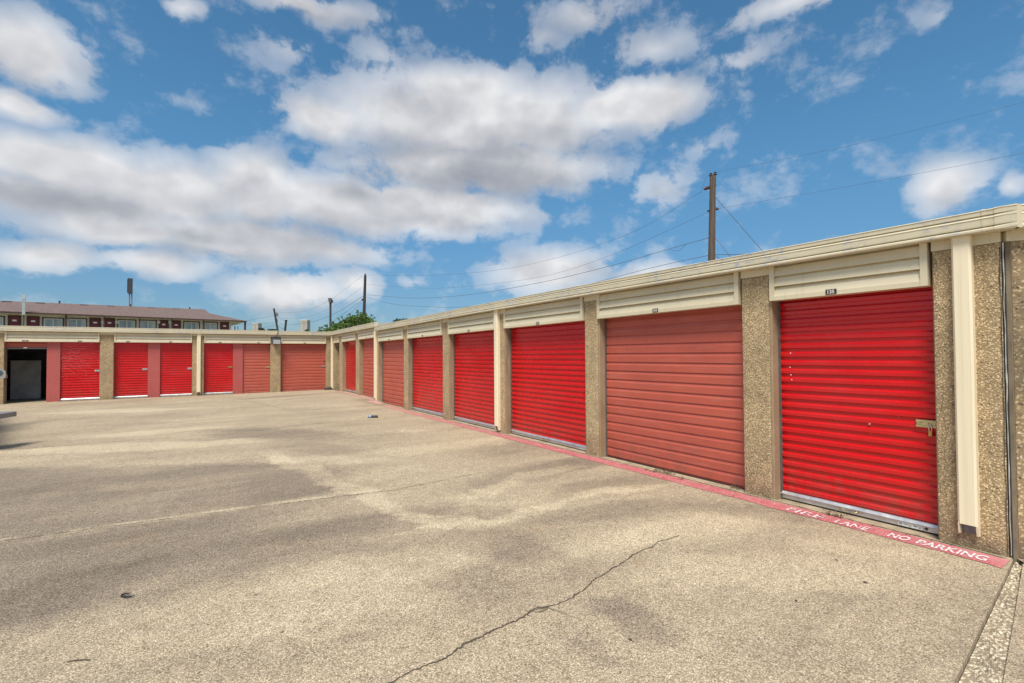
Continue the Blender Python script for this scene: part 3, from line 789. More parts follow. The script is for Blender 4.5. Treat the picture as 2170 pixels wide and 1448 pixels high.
# ---- far stretch of the right wing
ZT2 = lambda u: lerp_tab([(15.4, 2.660), (21.93, 2.606)], u)
ZH2 = lambda u: lerp_tab([(15.4, 2.170), (21.93, 2.092)], u)
zt2p = lambda u: ZT2(u) - .166
B2 = .055
far_b = tag(empty('storage_building', (X0, 16, 0)), 'short far stretch of the right-hand row, its roofline stepped up beside the corner', 'storage building')
posts2 = [(17.828, 18.291), (20.194, 20.705)]
for (a, b) in posts2:
    post(far_b, frame_right, a, b, B2, lambda u: ZT2(u) - .245)
    s_ = MB(); s_.box(frame_right, a, b, -.2, .012, lambda u: ZT2(u) - .2445, zt2p); s_.build('post_cap_board', M['cream'], far_b)
cp = MB(); cp.box(frame_right, 21.58, 21.94, -.45, 0, B2 - .02, lambda u: ZT2(u) - .1665); cp.build('post', M['pebble'], far_b)
for (a, b, kind, n, lt) in ((15.958, 17.828, 'old', '129', None), (18.291, 20.194, 'new', '128', None)):
    roller_door(far_b, frame_right, a - (.02 if a > 16 else -.002), b + .02, B2 + .045, ZH2(b) + .12, kind, -RC, lt)
    header(far_b, frame_right, a + .02, b + .015, ZH2, zt2p, [(a + (b - a) * .5, n, .08)])
    s_ = MB(); s_.box(frame_right, a + .002, b - .002, -.5, -.004, -.02, B2 + .04); s_.build('threshold', M['sill'], far_b)
header(far_b, frame_right, 20.725, 21.55, ZH2, zt2p, [(21.1, '127', .08)])
dk = MB(); dk.box(frame_right, 20.70, 21.58, -.60, -.5, B2, 2.3); dk.build('corner_door', M['black'], far_b)
fascia(far_b, frame_right, 15.702, 22.05, ZT2, 6, [], miter1=-1)
wing_shell(far_b, frame_right, 15.70, 28.2, ZT2, 0)
downpipe(far_b, frame_right, 21.74, 21.86, B2 + .08, zt2p(21.8))

# ---- back wing
ZT3 = lambda u: lerp_tab([(-5, 2.586), (5.1, 2.606)], u); zt3p = lambda u: ZT3(u) - .166
ZH3 = lambda u: 2.076; B3 = .05
back_b = tag(empty('storage_building', (0, YB, 0)), 'back storage row across the end of the yard, with its leftmost unit standing open', 'storage building')
posts3 = [(-5.45, -5.039), (-2.678, -2.294), (.021, .40), (2.711, 3.10), (4.905, 5.12)]
for i, (a, b) in enumerate(posts3):
    post(back_b, frame_back, a, b, B3 - .04, lambda u: ZT3(u) - .245, edges=(.6, .6))
    s_ = MB(); s_.box(frame_back, a, b, -.2, .012, lambda u: ZT3(u) - .2445, zt3p); s_.build('post_cap_board', M['cream'], back_b)
for (a, b) in ((-4.05, -3.71), (-1.331, -.968), (1.378, 1.723)):
    p_ = MB(); p_.bevbox(frame_back, a, b, -RC - .03, -RC + .05, B3 - .03, 2.30, .006); p_.build('infill_panel', M['panel'], back_b)
def bdoor(a, b, kind, **k): return roller_door(back_b, frame_back, a, b, B3 + .01, 2.2, kind, -RC, **k)
bdoor(-3.708, -2.66, 'new', latch_side=1, lz=1.08, lmat=M['alu']); bdoor(-2.31, -1.333, 'new', latch_side=1, lz=1.10, lmat=M['alu']); bdoor(-.966, .04, 'new', latch_side=1, lz=1.10, lmat=M['alu'])
bdoor(.38, 1.376, 'new', latch_side=1, lz=1.13, lmat=M['brass']); bdoor(1.725, 2.73, 'old', latch_side=1, lz=1.10, lmat=M['zinc']); d5 = bdoor(3.08, 4.92, 'old', latch_side=1, lz=1.10, lmat=M['alu'])
kb = MB(); kb.tube([frame_back(4.84, -RC, 1.36), frame_back(4.84, -RC + .03, 1.36)], .03, 10); kb.build('lock_cylinder', M['chrome'], d5)
# rolled up door of the open unit
od = roller_door(back_b, frame_back, -5.035, -4.052, 1.88, 2.2, 'old', -RC)
ob = MB(); ob.box(frame_back, -5.03, -4.056, -RC - .02, -RC + .02, 1.835, 1.873); ob.build('bottom_bar', M['corr'], od)
oh = MB(); oh.box(frame_back, -4.62, -4.53, -RC + .02, -RC + .03, 1.86, 1.90); oh.build('pull_handle', M['white'], od)
oc = MB(); oc.tube([frame_back(-5.03, -.40, 2.12), frame_back(-4.06, -.40, 2.12)], .22, 16); oc.build('door_coil', M['clay'], od)
for (a, b, pls) in ((-5.039, -2.678, ((-4.55, '114A', .15), (-3.20, '115', .10))), (-2.294, .021, ((-1.90, '116', .09), (-.65, '117', .09))), (.40, 2.711, ((.93, '118', .09), (2.27, '119', .09))), (3.10, 4.905, ((4.03, '126', .09),))):
    header(back_b, frame_back, a + .005, b - .005, ZH3, zt3p, pls)
    s_ = MB(); s_.box(frame_back, a + .002, b - .002, -.5, -.004, -.04, B3 + .008); s_.build('threshold', M['sill'], back_b)
# inside the open unit
inn = MB(); inn.box(frame_back, -6.1, -3.80, -4.2, -.501, -.05, B3 + .004); inn.build('unit_floor', M['sill'], back_b)
cw = MB(); zz = []; z = B3
while z < 2.45:
    zz += [(0, z), (0, z + .07), (.02, z + .08), (.02, z + .13), (0, z + .14)]; z += .14
def fr_in(u, d, z): return frame_back(u, -3.2 + d, z)
cw.sweep(fr_in, zz, [(-6.1, 0), (-3.7, 0)], cap=False)
def fr_l(u, d, z): return Vector((-6.05 + d, YB + u, z))
cw.sweep(fr_l, zz, [(.31, 0), (3.2, 0)], cap=False)
def fr_r(u, d, z): return Vector((-3.86 - d, YB + u, z))
cw.sweep(fr_r, zz, [(.31, 0), (3.2, 0)], cap=False)
cw.build('unit_partition', M['corr'], back_b)
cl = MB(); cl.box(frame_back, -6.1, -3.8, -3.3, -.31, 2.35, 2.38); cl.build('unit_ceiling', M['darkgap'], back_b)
brd = MB(); brd.box(frame_back, -5.30, -4.52, -1.90, -1.86, B3 + .03, 1.45); 
bo_ = brd.build('leaning_board', simple('stained_grey_board', (.40, .395, .38), .8, 0, .35, 2.5), None, None)
tag(bo_, 'stained grey board standing inside the open storage unit', 'board')
fascia(back_b, frame_back, -7.5, 5.132, ZT3, 8, [(-2.5, .05), (2.2, .05)], miter1=-1)
wing_shell(back_b, frame_back, -7.5, 5.13, ZT3, 0, e1=False)
post(back_b, frame_back, -7.5, -6.9, B3 - .04, lambda u: ZT3(u) - .245)
roller_door(back_b, frame_back, -6.92, -5.43, B3 + .01, 2.2, 'new', -RC); header(back_b, frame_back, -6.88, -5.455, ZH3, zt3p, [])
downpipe(back_b, frame_back, .172, .300, B3 + .06, zt3p(.25))

# wall light on the second pier from the corner
wl = tag(empty('wall_light', frame_back(2.93, .02, 2.15)), 'grey flood lamp with cable on the pebble pier between the two faded doors', 'wall light')
b_ = MB(); b_.box(frame_back, 2.735, 3.075, .013, .045, 2.09, 2.335); b_.build('back_plate', simple('grey_cast_metal', (.16, .15, .135), .6, .2, .2, 10), wl)
GREY = bpy.data.materials['grey_cast_metal']
b_ = MB()
hv = [(2.80, .05, 2.25), (3.06, .05, 2.25), (3.06, .05, 2.06), (2.80, .05, 2.06), (2.775, .17, 2.245), (3.08, .17, 2.245), (3.06, .24, 2.035), (2.755, .24, 2.035)]
b_.add([frame_back(*p) for p in hv], [(0, 1, 2, 3), (0, 4, 5, 1), (1, 5, 6, 2), (2, 6, 7, 3), (3, 7, 4, 0), (4, 7, 6, 5)]); b_.build('housing', M['black'], wl)
b_ = MB()
lv = [(2.795, .1755, 2.228), (3.06, .1755, 2.228), (3.042, .2380, 2.052), (2.777, .2380, 2.052)]
b_.add([frame_back(u, d + .004, z + .002) for u, d, z in lv], [(0, 1, 2, 3)]); b_.build('lens', simple('frosted_lamp_glass', (.30, .295, .29), .25, 0, .1, 5), wl)
b_ = MB(); b_.tube([frame_back(2.90, .05, 2.30), frame_back(2.92, .10, 2.40), frame_back(2.96, .15, 2.50), frame_back(2.97, .15, 2.62), frame_back(2.95, .10, 2.66), frame_back(2.94, -.3, 2.62)], .011, 6); b_.build('cable', M['black'], wl)
# black splash bag at the corner
sb = MB(); n1, n2 = 10, 6; vs = []
for j in range(n2 + 1):
    for i in range(n1):
        w_ = 2 * math.pi * i / n1; f_ = math.cos(j / n2 * math.pi / 2) ** .6 if j < n2 else .02
        rr = f_ * (1 + .12 * mnoise.noise((i * .9, j * .8, 2)))
        vs.append((4.98 + .20 * rr * math.cos(w_), 21.86 + .10 * rr * math.sin(w_), gz(4.98, 21.8) + .10 * math.sin(j / n2 * math.pi / 2)))
sb.add(vs, [(j * n1 + i, j * n1 + (i + 1) % n1, (j + 1) * n1 + (i + 1) % n1, (j + 1) * n1 + i) for j in range(n2) for i in range(n1)], 0, True)
tag(sb.build('plastic_bag', M['rubber'], None, (4.98, 21.86, .06)), 'crumpled black bag lying at the foot of the corner pier', 'bag')

# ------------------------------------------------------------------ motel behind
ME0 = Vector((-13.273, 56.818, 0)); ME1 = Vector((4.786, 58.731, 0)); mu = (ME1 - ME0).normalized(); mn = Vector((-mu.y, mu.x, 0))   # mn points away
def frame_m(u, d, z): return ME0 + mu * u - mn * d + Vector((0, 0, z))       # d towards us
WALL = -.62
def mu_at(px, py, d):
    p = onplane(px, py, ME0 - mn * d, mn); q_ = p - ME0; return q_.dot(mu), p.z
M['mwall'] = simple('cream_stucco', (.70, .67, .55), .9, 0, .12, 3)
M['mroof'] = simple('brown_shingles', (.155, .105, .092), .95, 0, .35, 5, .6)
M['mdoor'] = simple('maroon_door_paint', (.15, .026, .036), .6, 0, .15, 3)
M['mtrim'] = simple('dark_brown_trim', (.075, .038, .03), .7, 0, .2, 4)
M['mframe'] = simple('white_window_frame', (.62, .63, .62), .5, 0, .06, 8)
M['iron'] = simple('dark_iron', (.05, .05, .05), .6, .3, .2, 8)
def glass_mat():
    m, t, b = mat('window_glass')
    n = t.noise(t.mapping(t.pos, scale=(1.5, 1.5, .4)), .8, 4)
    setb(t, b, color=t.mix(t.mapr(n, .4, .6), (.20, .25, .29), (.36, .41, .43)), rough=.12, spec=.8)  # reflection put into the glass colour as a paler blue-grey
    return m
M['glass'] = glass_mat()
motel = tag(empty('motel', ME0), 'two-storey cream motel with brown shingle roof and maroon doors behind the back row', 'motel')
ze = lambda u: 5.42 - .07 * u / 18.2
uL = -14.0; uR_wall = mu_at(490, 690, WALL)[0]; uR = mu_at(520, 679, 0)[0]
w = MB(); w.box(frame_m, uL, uR_wall, -11, WALL, -.1, 5.36); w.build('wall', M['mwall'], motel)
fl = MB(); fl.box(frame_m, uL, uR, WALL + .002, 0, 2.62, 2.80); fl.build('walkway_slab', M['mwall'], motel)
uj = mu_at(434, 655, -6.0)[0]; uj2 = mu_at(443, 664, -5)[0]
zr = lambda u: 6.93 + .0 * u
rf = MB()
def ridge_z(u): return 6.80 + .006 * u
A = [frame_m(uL, .25, ze(uL)), frame_m(uj + .3, .25, ze(uj)), frame_m(uj, -6, ridge_z(uj)), frame_m(uL, -6, ridge_z(uL)), frame_m(uL, -12.5, 5.4), frame_m(uj, -12.5, 5.4)]
rf.add(A, [(0, 1, 2, 3), (3, 2, 5, 4)])
q1 = mu_at(443, 664, -4.2); q2 = mu_at(520.5, 678.8, .25)
Bp = [frame_m(q1[0], -4.2, q1[1]), frame_m(q2[0], .25, ze(uR)), frame_m(uj + .3, .25, ze(uj)), frame_m(uj, -6, ridge_z(uj)), frame_m(q2[0], -12.5, 5.35), frame_m(uj, -12.5, 5.4), frame_m(q1[0], -8, q1[1])]
rf.add(Bp, [(0, 2, 1), (0, 3, 2), (0, 1, 4, 6), (3, 0, 6), (3, 6, 5), (6, 4, 5)])
rf.build('roof', M['mroof'], motel)
tr = MB(); tr.box(frame_m, uL, uR + .1, .20, .28, lambda u: ze(u) - .14, lambda u: ze(u) - .004); tr.build('eave_board', M['mtrim'], motel)
so = MB(); so.box(frame_m, uL, uR, -12.4, .2, lambda u: ze(u) - .13, lambda u: ze(u) - .05); so.build('soffit', M['mwall'], motel)
def mdoor(px0, px1, pyt):
    a, zt_ = mu_at(px0, pyt, WALL); b, _ = mu_at(px1, pyt, WALL); zt_ = mu_at((px0 + px1) / 2, pyt, WALL)[1]
    o = MB(); o.box(frame_m, a, b, WALL + .002, WALL + .05, 2.80, zt_)
    for k in (0, 1, 2): 
        for hh in ((.12, .42), (.5, .9)):
            o.box(frame_m, a + .12 + k * (b - a - .24) / 3 + .02, a + .12 + (k + 1) * (b - a - .24) / 3 - .02, WALL + .05, WALL + .065, 2.8 + (zt_ - 2.8) * hh[0], 2.8 + (zt_ - 2.8) * hh[1])
    d_ = o.build('door', M['mdoor'], motel)
    f_ = MB(); f_.box(frame_m, a - .09, a, WALL + .002, WALL + .09, 2.8, zt_ + .09); f_.box(frame_m, b, b + .09, WALL + .002, WALL + .09, 2.8, zt_ + .09); f_.box(frame_m, a, b, WALL + .002, WALL + .09, zt_, zt_ + .09); f_.build('frame', M['mtrim'], d_)
    n_ = MB(); c_ = (a + b) / 2; n_.box(frame_m, c_ - .13, c_ + .13, WALL + .066, WALL + .08, zt_ - .42, zt_ - .28); n_.build('room_plate', M['white'], d_)
def mwin(px0, px1, pyt):
    a, _ = mu_at(px0, pyt, WALL); b, _ = mu_at(px1, pyt, WALL); zt_ = mu_at((px0 + px1) / 2, pyt, WALL)[1]; zb_ = 3.55
    f_ = MB(); t_ = .09
    f_.box(frame_m, a - t_, a, WALL + .002, WALL + .07, zb_, zt_ + t_); f_.box(frame_m, b, b + t_, WALL + .002, WALL + .07, zb_, zt_ + t_); f_.box(frame_m, a, b, WALL + .002, WALL + .07, zt_, zt_ + t_)
    o = f_.build('window', M['mtrim'], motel)
    g_ = MB(); g_.box(frame_m, a, b, WALL + .002, WALL + .02, zb_, zt_); g_.build('pane', M['glass'], o)
    s_ = MB(); w_ = .08; c_ = (a + b) / 2
    for (p, q_) in ((a, a + w_), (c_ - w_ / 2, c_ + w_ / 2), (b - w_, b)): s_.box(frame_m, p, q_, WALL + .02, WALL + .05, zb_, zt_)
    s_.box(frame_m, a + w_, b - w_, WALL + .021, WALL + .049, zt_ - w_, zt_); s_.build('sash', M['mframe'], o)
    k_ = MB(); k_.box(frame_m, b - w_ - .22, b - w_ - .02, WALL + .02, WALL + .024, zb_, zt_ - w_ - .002); k_.build('curtain', simple('pale_curtain', (.45, .50, .48), .8) if 'pale_curtain' not in bpy.data.materials else bpy.data.materials['pale_curtain'], o)
for a in ((20, 42, 670.8), (59.8, 81.3, 672.5), (192, 211.5, 676), (222.5, 241.5, 676.6), (338.4, 355.5, 680.6), (364.9, 381.3, 681.6), (468.5, 483, 684.3)): mdoor(*a)
for a in ((-32, 7.5, 671.5), (92.5, 133, 675.3), (142.5, 182, 676.3), (251, 286.5, 679.2), (297.5, 329.5, 680), (390.5, 421.5, 683.3), (433.5, 459.5, 684)): mwin(*a)
for px, wd in ((50.3, .03), (139.6, .075), (220.7, .045), (295.6, .045), (364.2, .045), (430.8, .055), (519.3, .085), (-40, .05)):
    u, _ = mu_at(px, 690, .08); p_ = MB(); p_.box(frame_m, u - wd, u + wd, .0, .16, -.1, lambda u: ze(u) - .132); p_.build('support_post', M['mtrim'], motel)
for px in (498, 504.2):
    u, _ = mu_at(px, 690, -9); p_ = MB(); p_.box(frame_m, u - (.05 if px < 500 else .03), u + (.05 if px < 500 else .03), -9.1, -8.98, -.1, 5.28); p_.build('support_post', M['mtrim'], motel)
rl = MB(); zrail = 3.86
rl.box(frame_m, uL, uR, .02, .06, zrail, zrail + .05)
u = uL
while u < uR: rl.box(frame_m, u, u + .03, .03, .05, 2.80, zrail - .001); u += .28
rl.box(frame_m, uL, uR, .025, .055, 3.05, 3.08); rl.build('railing', M['iron'], motel)
u, _ = mu_at(50.8, 650, .32); p_ = MB(); zt_ = mu_at(50.8, 624.5, .35)[1]
p_.box(frame_m, u - .10, u + .10, .285, .50, ze(u) - .25, zt_); p_.build('vent_duct', simple('galvanised_duct', (.46, .49, .50), .45, .3, .25, 3), motel)
for px in (126, 276, 402): 
    u, z_ = mu_at(px, 641 + px * .037, -5.9); p_ = MB(); p_.tube([frame_m(u, -5.9, 6.7), frame_m(u, -5.9, 7.05 )], .07, 8); p_.build('roof_vent', M['mtrim'], motel)
for px in (15, 86, 178, 235, 320, 372):
    u, z_ = mu_at(px, 645, -5.4); p_ = MB(); p_.box(frame_m, u - .3, u + .3, -5.5, -5.1, 6.55, 6.72); p_.build('roof_vent', M['mtrim'], motel)
for px in (106 * 0 + 218, 247.5, 336, 360):
    u, z_ = mu_at(px, 682, WALL); p_ = MB(); p_.box(frame_m, u - .12, u + .12, WALL + .002, WALL + .12, z_ - .18, z_ + .1); p_.build('wall_lamp', M['mframe'], motel)

# tall sign beyond the motel
sg = dep(278, 645, 62); sgn = tag(empty('pylon_sign', (sg.x, sg.y, 0)), 'tall dark box sign on two poles rising beyond the motel roof', 'sign')
sc_ = 62 / F
fx = Vector((.62, .78, 0)).normalized(); fy = Vector((-.78, .62, 0))
zt_ = dep(278, 591, 62).z; zb_ = dep(278, 622.5, 62).z
def frame_s(u, d, z): return Vector((sg.x, sg.y, 0)) + AX * u + Vector((AF.x, AF.y, 0)) * d + Vector((0, 0, z))
b_ = MB()
c4 = [(-.40, -.05), (-.05, -.55), (.37, -.30), (.02, .2)]
vs = [frame_s(u, d, zb_) for u, d in c4] + [frame_s(u, d, zt_) for u, d in c4]
c5 = [(-.36, -.05), (-.02, -.55), (.37, -.30), (.02, .2)]
b_.add(vs, [(0, 1, 2, 3), (4, 5, 6, 7), (0, 1, 5, 4), (1, 2, 6, 5), (2, 3, 7, 6), (3, 0, 4, 7)]); b_.build('cabinet', simple('dark_sign_metal', (.045, .042, .055), .6, 0, .2, 2), sgn)
b_ = MB(); A_ = [frame_s(-.39, -.075, zb_ + .12), frame_s(-.06, -.56, zb_ + .12), frame_s(-.06, -.56, zt_ - .12), frame_s(-.39, -.075, zt_ - .12)]
b_.add([p - Vector((AF.x, AF.y, 0)) * .02 - AX * .015 for p in A_], [(0, 1, 2, 3)]); b_.build('sign_face', simple('faded_sign_face', (.33, .29, .28), .6, 0, .4, .8), sgn)
for du in (-.16, .10):
    b_ = MB(); b_.tube([frame_s(du, -.1 if du < 0 else -.05, -.1), frame_s(du, -.1 if du < 0 else -.05, zb_)], .075, 8); b_.build('pole', simple('sign_pole_steel', (.26, .29, .31), .5, .3) if 'sign_pole_steel' not in bpy.data.materials else bpy.data.materials['sign_pole_steel'], sgn)

# ------------------------------------------------------------------ poles and wires
M['wood'] = wood_mat('weathered_pole_wood', (.16, .115, .085), (.07, .05, .038))
M['wooddark'] = wood_mat('dark_pole_wood', (.060, .052, .045), (.035, .03, .026))
M['porcelain'] = simple('brown_porcelain', (.06, .035, .028), .3, 0, .2, 20)
M['wire'] = simple('wire_sheath', (.10, .105, .115), .6, 0, .2, 5)
def vertical(px_bot, py_bot, t, top): p = dep(px_bot, py_bot, t); return p
NP = dep(1508, 550, 22); NT_ = dep(1510.5, 374, 22)
np_ = tag(empty('utility_pole', (NP.x, NP.y, 0)), 'tall weathered wooden utility pole rising behind the near roof at right', 'utility pole')
b_ = MB(); axis = (NT_ - NP).normalized(); base = NP - axis * (NP.z / axis.z)
b_.tube([base, NP, NT_], [.175, .155, .128], 14); b_.build('shaft', M['wood'], np_)
def insul(parent, p, up, s=1.0):
    m_ = MB(); p = Vector(p); up = Vector(up).normalized()
    m_.tube([p, p + up * .03 * s, p + up * .035 * s, p + up * .07 * s, p + up * .075 * s, p + up * .11 * s, p + up * .13 * s, p + up * .17 * s], [.03 * s, .03 * s, .09 * s, .08 * s, .045 * s, .045 * s, .07 * s, .035 * s], 10)
    return m_.build('insulator', M['porcelain'], parent)
def at22(px, py, dt=0): return dep(px, py, 22 + dt)
br = MB(); br.tube([at22(1515.5, 392), at22(1515.7, 373)], .022, 6)
for k in range(5): br.tube([at22(1514, 379 + 4 * k), at22(1517.5, 379 + 4 * k)], .022, 6)
br.build('pin_bracket', M['iron'], np_)
insul(np_, at22(1515.7, 372), (0, 0, 1)); insul(np_, at22(1506.5, 374.5), (0, 0, 1))
insul(np_, at22(1503.5, 397), -AX * 1 - AU * .35, 1.0); insul(np_, at22(1499, 398.5), -AX * 1 - AU * .4, 1.0)
insul(np_, at22(1517, 443), AX, .8); insul(np_, at22(1503, 447), -AX, .6)
FP = dep(771.5, 665, 50); FT = dep(774, 584, 50)
fp_ = tag(empty('utility_pole', (FP.x, FP.y, 0)), 'slim dark utility pole standing behind the leafy tree at the corner', 'utility pole')
axis = (FT - FP).normalized(); b_ = MB(); b_.tube([FP - axis * (FP.z / axis.z), FP, FT], [.2, .16, .13], 12); b_.build('shaft', M['wooddark'], fp_)
insul(fp_, FT, (0, 0, 1), 1.2)
sk = MB(); sk.tube([dep(770, 634, 50), dep(767.5, 637, 50)], .12, 6); sk.build('cable_clamp', M['iron'], fp_)
p0 = dep(589, 703, 85); p1 = dep(580.3, 654, 85)
lp = tag(empty('utility_pole', (p0.x, p0.y, 0)), 'leaning black utility pole with a transformer bracket beyond the back row', 'utility pole')
axis = (p1 - p0).normalized(); b_ = MB(); b_.tube([p0 - axis * (p0.z / axis.z), p1], [.2, .15], 10); b_.build('shaft', M['wooddark'], lp)
def at85(px, py): return dep(px, py, 85)
b_ = MB(); b_.tube([at85(584, 664), at85(589.5, 664.5)], .05, 6); b_.tube([at85(585.8, 662.5), at85(585.8, 671)], .08, 8); b_.tube([at85(588.2, 665), at85(588.2, 670.5)], .10, 8); b_.tube([at85(583.5, 669.5), at85(589, 670.5)], .05, 6); b_.build('transformer_bracket', simple('grey_steel', (.20, .21, .22), .5, .3), lp)
b_ = MB(); b_.tube([at85(584.5, 672), at85(587.3, 677), at85(588.0, 681), at85(586.8, 685), at85(587.8, 690)], .05, 6); b_.build('drop_cable', M['wire'], lp)
p0 = dep(603.8, 702, 95); p1 = dep(606.4, 679.4, 95)
l2 = tag(empty('utility_pole', (p0.x, p0.y, 0)), 'short dark leaning pole stub just right of the transformer pole', 'utility pole')
axis = (p1 - p0).normalized(); b_ = MB(); b_.tube([p0 - axis * (p0.z / axis.z), p1], [.24, .2], 10); b_.build('shaft', M['wooddark'], l2)
b_ = MB(); b_.box(lambda u, d, z: p1 + Vector((u, d, z)), -.22, .22, -.2, .2, -.02, .10); b_.build('pole_cap', M['iron'], l2)
# floodlight pole
lo = dep(700.2, 690, 34); lt = dep(700.2, 641, 34)
lpz = tag(empty('light_pole', (lo.x, lo.y, 0)), 'dark metal light pole with a single floodlight head in front of the tree', 'light pole')
b_ = MB(); b_.tube([Vector((lo.x, lo.y, -.1)), Vector((lo.x, lo.y, lt.z))], [.085, .07], 10); b_.build('pole', simple('bronze_pole', (.075, .065, .058), .5, .2), lpz)
b_ = MB(); 
hp = [dep(694.8, 632.3, 33.8), dep(699.6, 631.6, 33.8), dep(702.2, 641, 33.8), dep(697, 642.2, 33.8)]
hb = [p + Vector((AF.x, AF.y, 0)) * .32 for p in hp]
b_.add(hp + hb, [(0, 1, 2, 3), (7, 6, 5, 4), (0, 4, 5, 1), (1, 5, 6, 2), (2, 6, 7, 3), (3, 7, 4, 0)]); b_.build('floodlight_head', simple('bronze_lamp_head', (.13, .10, .08), .5, .1), lpz)
b_ = MB(); b_.tube([dep(700.2, 642, 34), dep(702.8, 638.5, 34), dep(703.2, 636.2, 34)], .10, 8); b_.build('swivel', bpy.data.materials['bronze_pole'], lpz)

def wire(pts_px, name_label, r=.012, n=10, close=None):
    """a sagging wire through points given as (px, py, depth)"""
    P = [dep(*p) for p in pts_px]; out = []
    for i in range(len(P) - 1):
        p0 = P[i - 1] if i > 0 else P[i] * 2 - P[i + 1]; p3 = P[i + 2] if i + 2 < len(P) else P[i + 1] * 2 - P[i]
        for k in range(n):
            t = k / n; a, b, c, d = p0, P[i], P[i + 1], p3
            out.append(.5 * ((2 * b) + (c - a) * t + (2 * a - 5 * b + 4 * c - d) * t * t + (3 * b - a - 3 * c + d) * t ** 3))
    out.append(P[-1])
    mb = MB(); mb.tube(out, r * .62, 5); o = mb.build('power_line', M['wire'], None, tuple(P[0]))
    return tag(o, name_label, 'power line', 'power lines strung between the utility poles')
# depth along the pole line for a pixel column between near and far pole
pdir = Vector((FP.x - NP.x, FP.y - NP.y, 0)).normalized(); pnorm = Vector((-pdir.y, pdir.x, 0))
def ld(px, py):
    d = ray(px, py); return (Vector((NP.x, NP.y, 0)) - CAM).dot(pnorm) / d.dot(pnorm)
def L(*pts): return [(a, b, ld(a, b)) for a, b in pts]
wire(L((778, 583), (900, 584), (1050, 573), (1200, 541), (1350, 488), (1487, 406)), 'uppermost wire from the slim far pole up to the near pole top', .011)
wire(L((778, 603), (900, 611), (1000, 606), (1150, 586), (1300, 539), (1503, 449)), 'second wire down from the far pole to the middle of the near pole', .011)
wire(L((777, 625), (880, 632), (1000, 624), (1150, 598), (1300, 562), (1418, 528), (1503, 504)), 'thicker cable with a spliced loop below the two thin wires', .02)
wire(L((1418, 528), (1432, 532), (1443, 529), (1450, 521), (1455, 517)), 'slack splice loop hanging under the thicker cable near the pole', .014)
wire(L((777, 630), (830, 644), (900, 650), (1000, 649), (1200, 613), (1380, 568), (1503, 541)), 'lowest cable dipping close over the storage roof to the near pole', .018)
wire([(1516.5, 365, 22), (1800, 309, ld(1800, 309)), (2170, 217, ld(2170, 217)), (2420, 147, ld(2420, 147))], 'bare wire rising from the near pole top to the upper right', .007)
wire([(1518, 441, 22), (1527, 441.5, 21.8), (1800, 395, ld(1800, 395)), (2170, 325, ld(2170, 325)), (2420, 274, ld(2420, 274))], 'bare wire running right from the middle of the near pole', .007)
wire([(1487, 406, 22.4), (1489, 396, 22.2), (1495, 380, 22.1), (1504, 369, 22), (1516, 365, 22)], 'short jumper wire curving up to the near pole top insulators', .008)
for a, b, lab in (((1516, 418), (1640, 560), 'long guy wire slanting down right from the near pole'), ((1515, 503), (1560, 560), 'short guy wire slanting down low on the near pole'), ((1514, 540), (1535, 556), 'lowest stub of guy wire at the near pole foot')):
    g0 = dep(a[0], a[1], 22); k = dep(b[0], b[1], 21.0)
    e_ = g0 + (k - g0) * ((g0.z - 2.0) / max(.1, g0.z - k.z)) if g0.z - k.z > .1 else k
    mb = MB(); mb.tube([g0, e_], .012, 5); tag(mb.build('guy_wire', M['wire'], None, tuple(g0)), lab, 'guy wire', 'guy wires of the near pole')
wire([(1502, 541, 22), (1514, 540, 22), (1560, 539.5, 21), (1640, 538, 20)], 'black cable leaving the near pole rightwards just above the roof', .02)
def W2(pts, lab, r): return wire([(a, b, 50 + (85 - 50) * (770 - a) / 182) for a, b in pts], lab, r)
W2([(768, 585), (702, 634), (650, 659), (600, 663), (586, 662)], 'topmost thin wire dropping left from the slim far pole', .016)
W2([(768, 609), (710, 648), (650, 672), (590, 676)], 'second thin wire dropping left from the slim far pole', .014)
W2([(769, 628), (720, 659), (680, 677), (640, 686), (605, 687.5), (588, 684)], 'third and heaviest cable dropping left from the slim far pole', .028)
W2([(768, 636), (735, 660), (705, 682), (675, 698)], 'fourth cable falling into the tree left of the slim far pole', .022)
W2([(767, 640), (752, 655), (738, 668)], 'short drop cable beside the leafy tree', .018)
wire([(583, 668, 85), (560, 673, 84), (524, 680, 80)], 'wire from the leaning pole to the motel eave', .03)
wire([(586, 684, 85), (545, 686, 84), (500, 688, 80)], 'level wire from the leaning pole behind the motel walkway', .025)
wire([(586, 690, 85), (545, 697, 84), (500, 702, 80)], 'lowest wire from the leaning pole towards the motel', .025)
wire([(588, 672, 85), (604, 680, 95)], 'upper short wire between the leaning pole and the stub', .03)
wire([(589, 692, 85), (606, 700, 95)], 'lower short wire between the leaning pole and the stub', .03)

# pale towers far away
M['tower'] = simple('pale_far_concrete', (.40, .375, .33), .9, 0, .1, .3)
for (x0, x1, y0, lab) in ((534.5, 547, 686.5, 'pale square tower block beside the motel walkway'), (636.5, 651, 679.5, 'pale square tower block left of the leafy tree')):
    a = dep(x0, 700, 150); b = dep(x1, 700, 150); zt_ = dep((x0 + x1) / 2, y0, 150).z; dv = Vector((AF.x, AF.y, 0)); e = Vector(((b - a).x, (b - a).y, 0))
    def frt(u, d, z): return Vector((a.x, a.y, 0)) + e * u - dv * d + Vector((0, 0, z))
    t_ = tag(empty('tower', (a.x, a.y, 0)), lab, 'tower')
    b_ = MB(); b_.box(frt, 0, 1, -2.2, 0, -.1, zt_); b_.build('shaft', M['tower'], t_)
    b_ = MB(); b_.box(frt, -.04, 1.04, -2.3, .08, zt_ + .002, zt_ + .25); b_.build('parapet', M['mwall'], t_)
    b_ = MB(); b_.box(frt, .5, .53, .002, .03, 0, zt_ - .4); b_.build('joint_line', M['corr'], t_)

